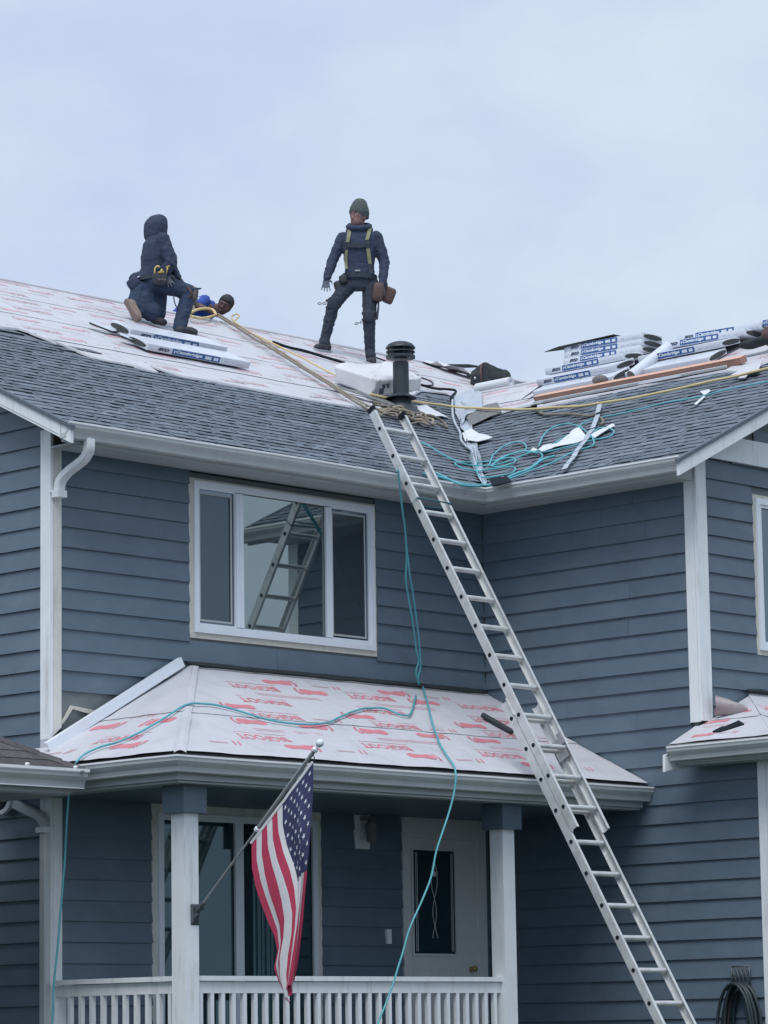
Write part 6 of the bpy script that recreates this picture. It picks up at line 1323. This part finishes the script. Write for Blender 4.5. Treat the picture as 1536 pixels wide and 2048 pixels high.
# --- the kneeling roofer ---------------------------------------------------------
def kneeling():
    F = Frame((5.591, 4.909, 4.115)); P = thing('person', 'roofer kneeling on one knee with a hood up, facing right on the white underlayment', 'person', F(.1, .1, 0), 'roofers at work')
    fwd = F.d(.90, -.35, -.08); hc = F(.085, .0, 1.065); up = F.d(.05, 0, 1).normalized()
    shN, shF = F(.155, .15, .895), F(.075, -.17, .905); elN, elF = F(.250, .17, .635), F(.22, -.16, .66); wrN, wrF = F(.175, .16, .515), F(.30, -.06, .52)
    hipN, hipF = F(.085, .09, .43), F(.06, -.09, .44); knN, knF = F(.435, .04, .325), F(.070, .02, .085)
    anN, anF = F(.345, .10, -.02), F(-.15, .16, .12); hl, to = F(.275, .175, -.170), F(.515, .060, -.165)
    b = MB(); head(b, hc, fwd, up); cap_prim(b, F(.07, 0, .84), F(.08, 0, .98), .060, .056)
    loft_prim(b, [(F(r, 0, u), F.d(w, 0, 0), F.d(0, d, 0)) for r, u, w, d in ((.055, .40, .10, .13), (.055, .55, .095, .13), (.065, .72, .11, .16), (.075, .85, .09, .16), (.075, .90, .06, .10))])
    for a, e_, w in ((shN, elN, wrN), (shF, elF, wrF)): cap_prim(b, a, e_, .05, .042); cap_prim(b, e_, w, .042, .03)
    for a, k, n in ((hipN, knN, anN), (hipF, knF, anF)): cap_prim(b, a, k, .08, .058); cap_prim(b, k, n, .056, .04)
    hand(b, F, wrN, F.d(.35, .2, -1), F.d(1, 0, .3), F.d(.2, 1, 0)); hand(b, F, wrF, F.d(.7, .2, -.7), F.d(0, 1, .2), F.d(.2, 0, -1))
    def pick(c):
        r, t, u = F.loc(c); return 1 if u < .56 and u > .36 and r > .12 else 0
    remesh('body', b, [M['skin'], M['glove']], P, .0095, 2, pick=pick)
    face_details(hc, fwd, up, P)
    # hooded jacket
    b = MB(); loft_prim(b, [(F(r, 0, u), F.d(w, 0, 0), F.d(0, d, 0)) for r, u, w, d in ((.005, .475, .165, .175), (.025, .52, .160, .175), (.055, .60, .150, .180), (.060, .72, .160, .195), (.075, .86, .148, .195), (.085, .93, .125, .15), (.09, .98, .10, .10))])
    cap_prim(b, shN, elN, .082, .070); cap_prim(b, elN, wrN, .070, .052); cap_prim(b, shF, elF, .080, .066); cap_prim(b, elF, wrF, .066, .050); cap_prim(b, shN, shF, .085, .085)
    ell_prim(b, F(-.12, .02, .500), F.d(.10, 0, -.02), F.d(0, .12, 0), F.d(.03, 0, .055)); cap_prim(b, F(-.21, .04, .49), F(-.06, .05, .515), .020, .040)
    ell_prim(b, F(.255, .05, .69), F.d(.05, 0, 0), F.d(0, .08, 0), F.d(0, 0, .10))
    creases(b, shN, elN, .080, .072, 6, 21); creases(b, elN, wrN, .07, .054, 5, 22); creases(b, F(.02, 0, .52), F(.06, 0, .74), .165, .165, 7, 23, .012)
    remesh('jacket', b, M['navy'], P, .010, 3, .006, 15)
    b = MB(); s_ = fwd.cross(up).normalized(); f_ = (fwd - up * fwd.dot(up)).normalized(); bc = F(.072, .0, 1.065)
    loft_prim(b, [(bc + up * u + f_ * o_, s_ * w, f_ * d) for u, w, d, o_ in ((-.16, .110, .115, .01), (-.11, .128, .128, .0), (-.04, .136, .132, -.006), (.03, .134, .132, -.004), (.09, .115, .115, .01), (.13, .080, .082, .022), (.152, .035, .036, .030))], 24, 1)
    remesh('hood', b, M['navy'], P, .010, 3, .006, 10)
    # jeans
    b = MB(); loft_prim(b, [(F(.055, 0, u), F.d(w, 0, 0), F.d(0, d, 0)) for u, w, d in ((.34, .14, .16), (.44, .15, .17), (.53, .135, .155))])
    cap_prim(b, hipN, knN, .118, .088); cap_prim(b, knN, anN, .086, .078); cap_prim(b, anN, F(.340, .115, -.085), .078, .082)
    cap_prim(b, hipF, knF, .140, .108); cap_prim(b, F(-.05, .03, .36), F(.0, .06, .13), .135, .105); cap_prim(b, F(-.15, .12, .19), F(.03, .08, .10), .105, .115); cap_prim(b, F(-.10, .08, .36), F(-.14, .12, .2), .10, .10); cap_prim(b, knF, F(-.08, .13, .10), .092, .075); cap_prim(b, F(.06, .05, .09), F(-.05, .12, .24), .085, .085)
    creases(b, hipN, knN, .110, .088, 6, 31); creases(b, knN, anN, .086, .078, 7, 32); creases(b, hipF, knF, .135, .108, 6, 33)
    remesh('jeans', b, M['denim'], P, .010, 3, .006, 15)
    b = MB(); boot(b, hl, to, F(.335, .12, -.08), PA.n, .050); bo = remesh('boot', b, M['boot'], P, .010, 3); sole_piece('sole', hl, to, PA.n, bo, 'kneepad', .054)
    # rear boot, sole up
    h2, t2, n2 = F(-.255, .22, .205), F(-.120, .24, -.035), F.d(-.80, .42, -.30)
    b = MB(); boot(b, h2, t2, F(-.15, .15, .13), -V(n2).normalized(), .050); bo = remesh('boot', b, M['sole'], P, .010, 3)
    sole_piece('sole', V(h2) + V(n2).normalized() * .004, V(t2) + V(n2).normalized() * .004, -V(n2).normalized(), bo, 'sole', .056)
    # belt, pouches, tools
    b = MB(); n = 24; ring_ = [F(.04 + .185 * cos(2 * pi * i / n), .195 * sin(2 * pi * i / n), .478 + .010 * cos(2 * pi * i / n)) for i in range(n + 1)]
    for p, q in zip(ring_, ring_[1:]):
        o_ = V((0, 0, .026)); c0_ = F(.04, 0, .478); ex = (p - c0_).normalized() * .008; ex2 = (q - c0_).normalized() * .008; b.hexa([p - o_, q - o_, q + o_, p + o_, p - o_ + ex, q - o_ + ex2, q + o_ + ex2, p + o_ + ex])
    belt = b.build('tool_belt', M['harness'], P)
    for c, a, d, h, mt, tl_ in (((.125, .215, .435), .085, .05, .075, 'boot', 0), ((-.165, .12, .415), .058, .06, .050, 'navy', .75), ((.245, .10, .44), .05, .06, .06, 'boot', 0)):
        b = MB(); superbox(b, F(*c), F.d(a, 0, tl_ * a), F.d(0, d, 0), F.d(-tl_ * h, 0, h), e=.45, n=20, m=10, wob=.010); b.build('pouch', M[mt], belt, smooth=True)
    b = MB(); b.tube(smooth_line([F(.075, .262, .49), F(.075, .266, .54), F(.10, .268, .57), F(.13, .268, .56)], 3), .010, 6); b.tube([F(.135, .266, .49), F(.155, .268, .535)], .014, 6); b.tube([F(.11, .262, .50), F(.175, .262, .505)], .010, 6); b.build('tool', M['toolyel'], belt, smooth=True)
    b = MB(); b.tube([F(.20, .25, .49), F(.215, .255, .56)], .010, 6); b.tube([F(.195, .25, .555), F(.235, .25, .575)], .011, 6); b.build('tool', M['brass'], belt, smooth=True)
    b = MB(); ribbon(b, [F(.10, .268, .42), F(.20, .262, .42)], F.d(0, 0, .010), F.d(0, 1, 0)); b.build('pouch_trim', M['kneepad'], belt)
    b = MB(); b.tube([F(-.215, .10, .455), F(-.10, .15, .485)], .008, 6); b.build('reflective_edge', M['vinyl'], belt)
    b = MB(); superbox(b, F(.492, .04, .300), F.d(.040, 0, -.012), F.d(0, .075, 0), F.d(.012, 0, .080), e=.6, n=20, m=10, wob=.008); kp = b.build('knee_pad', M['kneepad'], P, smooth=True)
    b = MB(); b.tube([F(.42, .135, .36), F(.47, .125, .30), F(.44, .135, .235)], .012, 6); b.build('knee_strap', M['leather'], kp, smooth=True)
    b = MB(); superbox(b, F(.105, .07, .0), F.d(.085, 0, -.03), F.d(0, .07, 0), F.d(.02, 0, .035), e=.7, n=20, m=10, wob=.008); b.build('knee_pad', M['boot'], P, smooth=True)
    b = MB(); b.tube(smooth_line([F(.27, .13, .30), F(.275, .14, .22), F(.295, .13, .15), F(.325, .13, .12)], 4), .007, 6); b.build('lanyard', M['harness'], P, smooth=True)
    b = MB(); b.tube(smooth_line([F(-.20, .10, .36), F(-.195, .14, .25), F(-.19, .17, .17)], 4), .010, 6); b.build('strap', M['harness'], P, smooth=True)
kneeling()

# --- the roofer half hidden behind the ridge -----------------------------------------
def leaning():
    F = Frame((7.882, 6.13, 4.835)); P = thing('person', 'roofer bending low behind the ridge, only dark haired head and blue shirt showing', 'person', F(-.1, -.1, -.1), 'roofers at work')
    # px 450,612 is r=0 ; scale 178 px per metre
    up = F.d(.45, .30, .85); fwd = F.d(-.35, .75, -.55); hc = F(.0, .05, .01)
    b = MB(); head(b, hc, fwd, up); cap_prim(b, F(-.20, -.06, .0), F(-.03, .02, -.02), .065, .060)
    loft_prim(b, [(F(r, t, u), F.d(0, w, 0), F.d(0, 0, d)) for r, t, u, w, d in ((-.75, -.35, -.22, .15, .11), (-.5, -.22, -.06, .17, .12), (-.28, -.12, -.01, .17, .11), (-.15, -.06, -.01, .09, .08))])
    cap_prim(b, F(-.24, .05, .06), F(-.30, .22, -.03), .05, .042); cap_prim(b, F(-.30, .22, -.03), F(-.20, .34, -.10), .042, .032)
    cap_prim(b, F(-.70, -.42, -.18), F(-.55, -.30, -.50), .09, .06); cap_prim(b, F(-.55, -.30, -.50), F(-.9, -.6, -.55), .06, .05)
    hand(b, F, F(-.20, .34, -.10), F.d(.8, .5, -.25), F.d(0, .3, 1), F.d(.2, .3, -.9))
    remesh('body', b, M['skin2'], P, .0095, 2)
    b = MB(); loft_prim(b, [(F(r, t, u), F.d(0, w, 0), F.d(0, 0, d)) for r, t, u, w, d in ((-.75, -.35, -.20, .17, .13), (-.5, -.22, -.03, .195, .145), (-.32, -.13, .01, .195, .145), (-.18, -.08, -.01, .15, .115), (-.12, -.05, -.01, .095, .09))])
    cap_prim(b, F(-.24, .05, .07), F(-.29, .19, -.01), .075, .065); cap_prim(b, F(-.22, -.20, .06), F(-.24, -.32, -.08), .075, .06)
    remesh('shirt', b, M['royal'], P, .011, 4, .007, 9)
    b = MB(); s_ = fwd.cross(up).normalized(); u_ = up.normalized(); f_ = (fwd - u_ * fwd.dot(u_)).normalized()
    ell_prim(b, hc + u_ * .040 - f_ * .018, s_ * .093, f_ * .108, u_ * .098); ell_prim(b, hc - f_ * .055 - u_ * .01, s_ * .080, f_ * .055, u_ * .085); ell_prim(b, hc + u_ * .07 + f_ * .045, s_ * .075, f_ * .05, u_ * .045)
    remesh('hair', b, M['hair'], P, .009, 2, .004, 25)
    b = MB(); ribbon(b, [F(-.36, .12, .095), F(-.30, .15, .055), F(-.22, .155, .005)], F.d(.012, .0, .022), F.d(0, 1, .4), .01); ribbon(b, [F(-.44, .08, .07), F(-.37, .12, .095)], F.d(.0, .0, .02), F.d(0, 1, .4), .01); b.build('harness', M['vinyl'], P)
    b = MB(); superbox(b, F(-.34, .20, -.03), F.d(.10, 0, 0), F.d(0, .06, 0), F.d(0, 0, .055), e=.6, n=18, m=9, wob=.014); b.build('tool_belt', M['boot'], P, smooth=True)
    b = MB(); superbox(b, F(-.38, .26, -.09), F.d(.045, 0, .02), F.d(0, .04, 0), F.d(-.01, 0, .05), e=.7, n=16, m=8, wob=.012); b.build('knee_pad', M['ropetan'], P, smooth=True)
leaning()
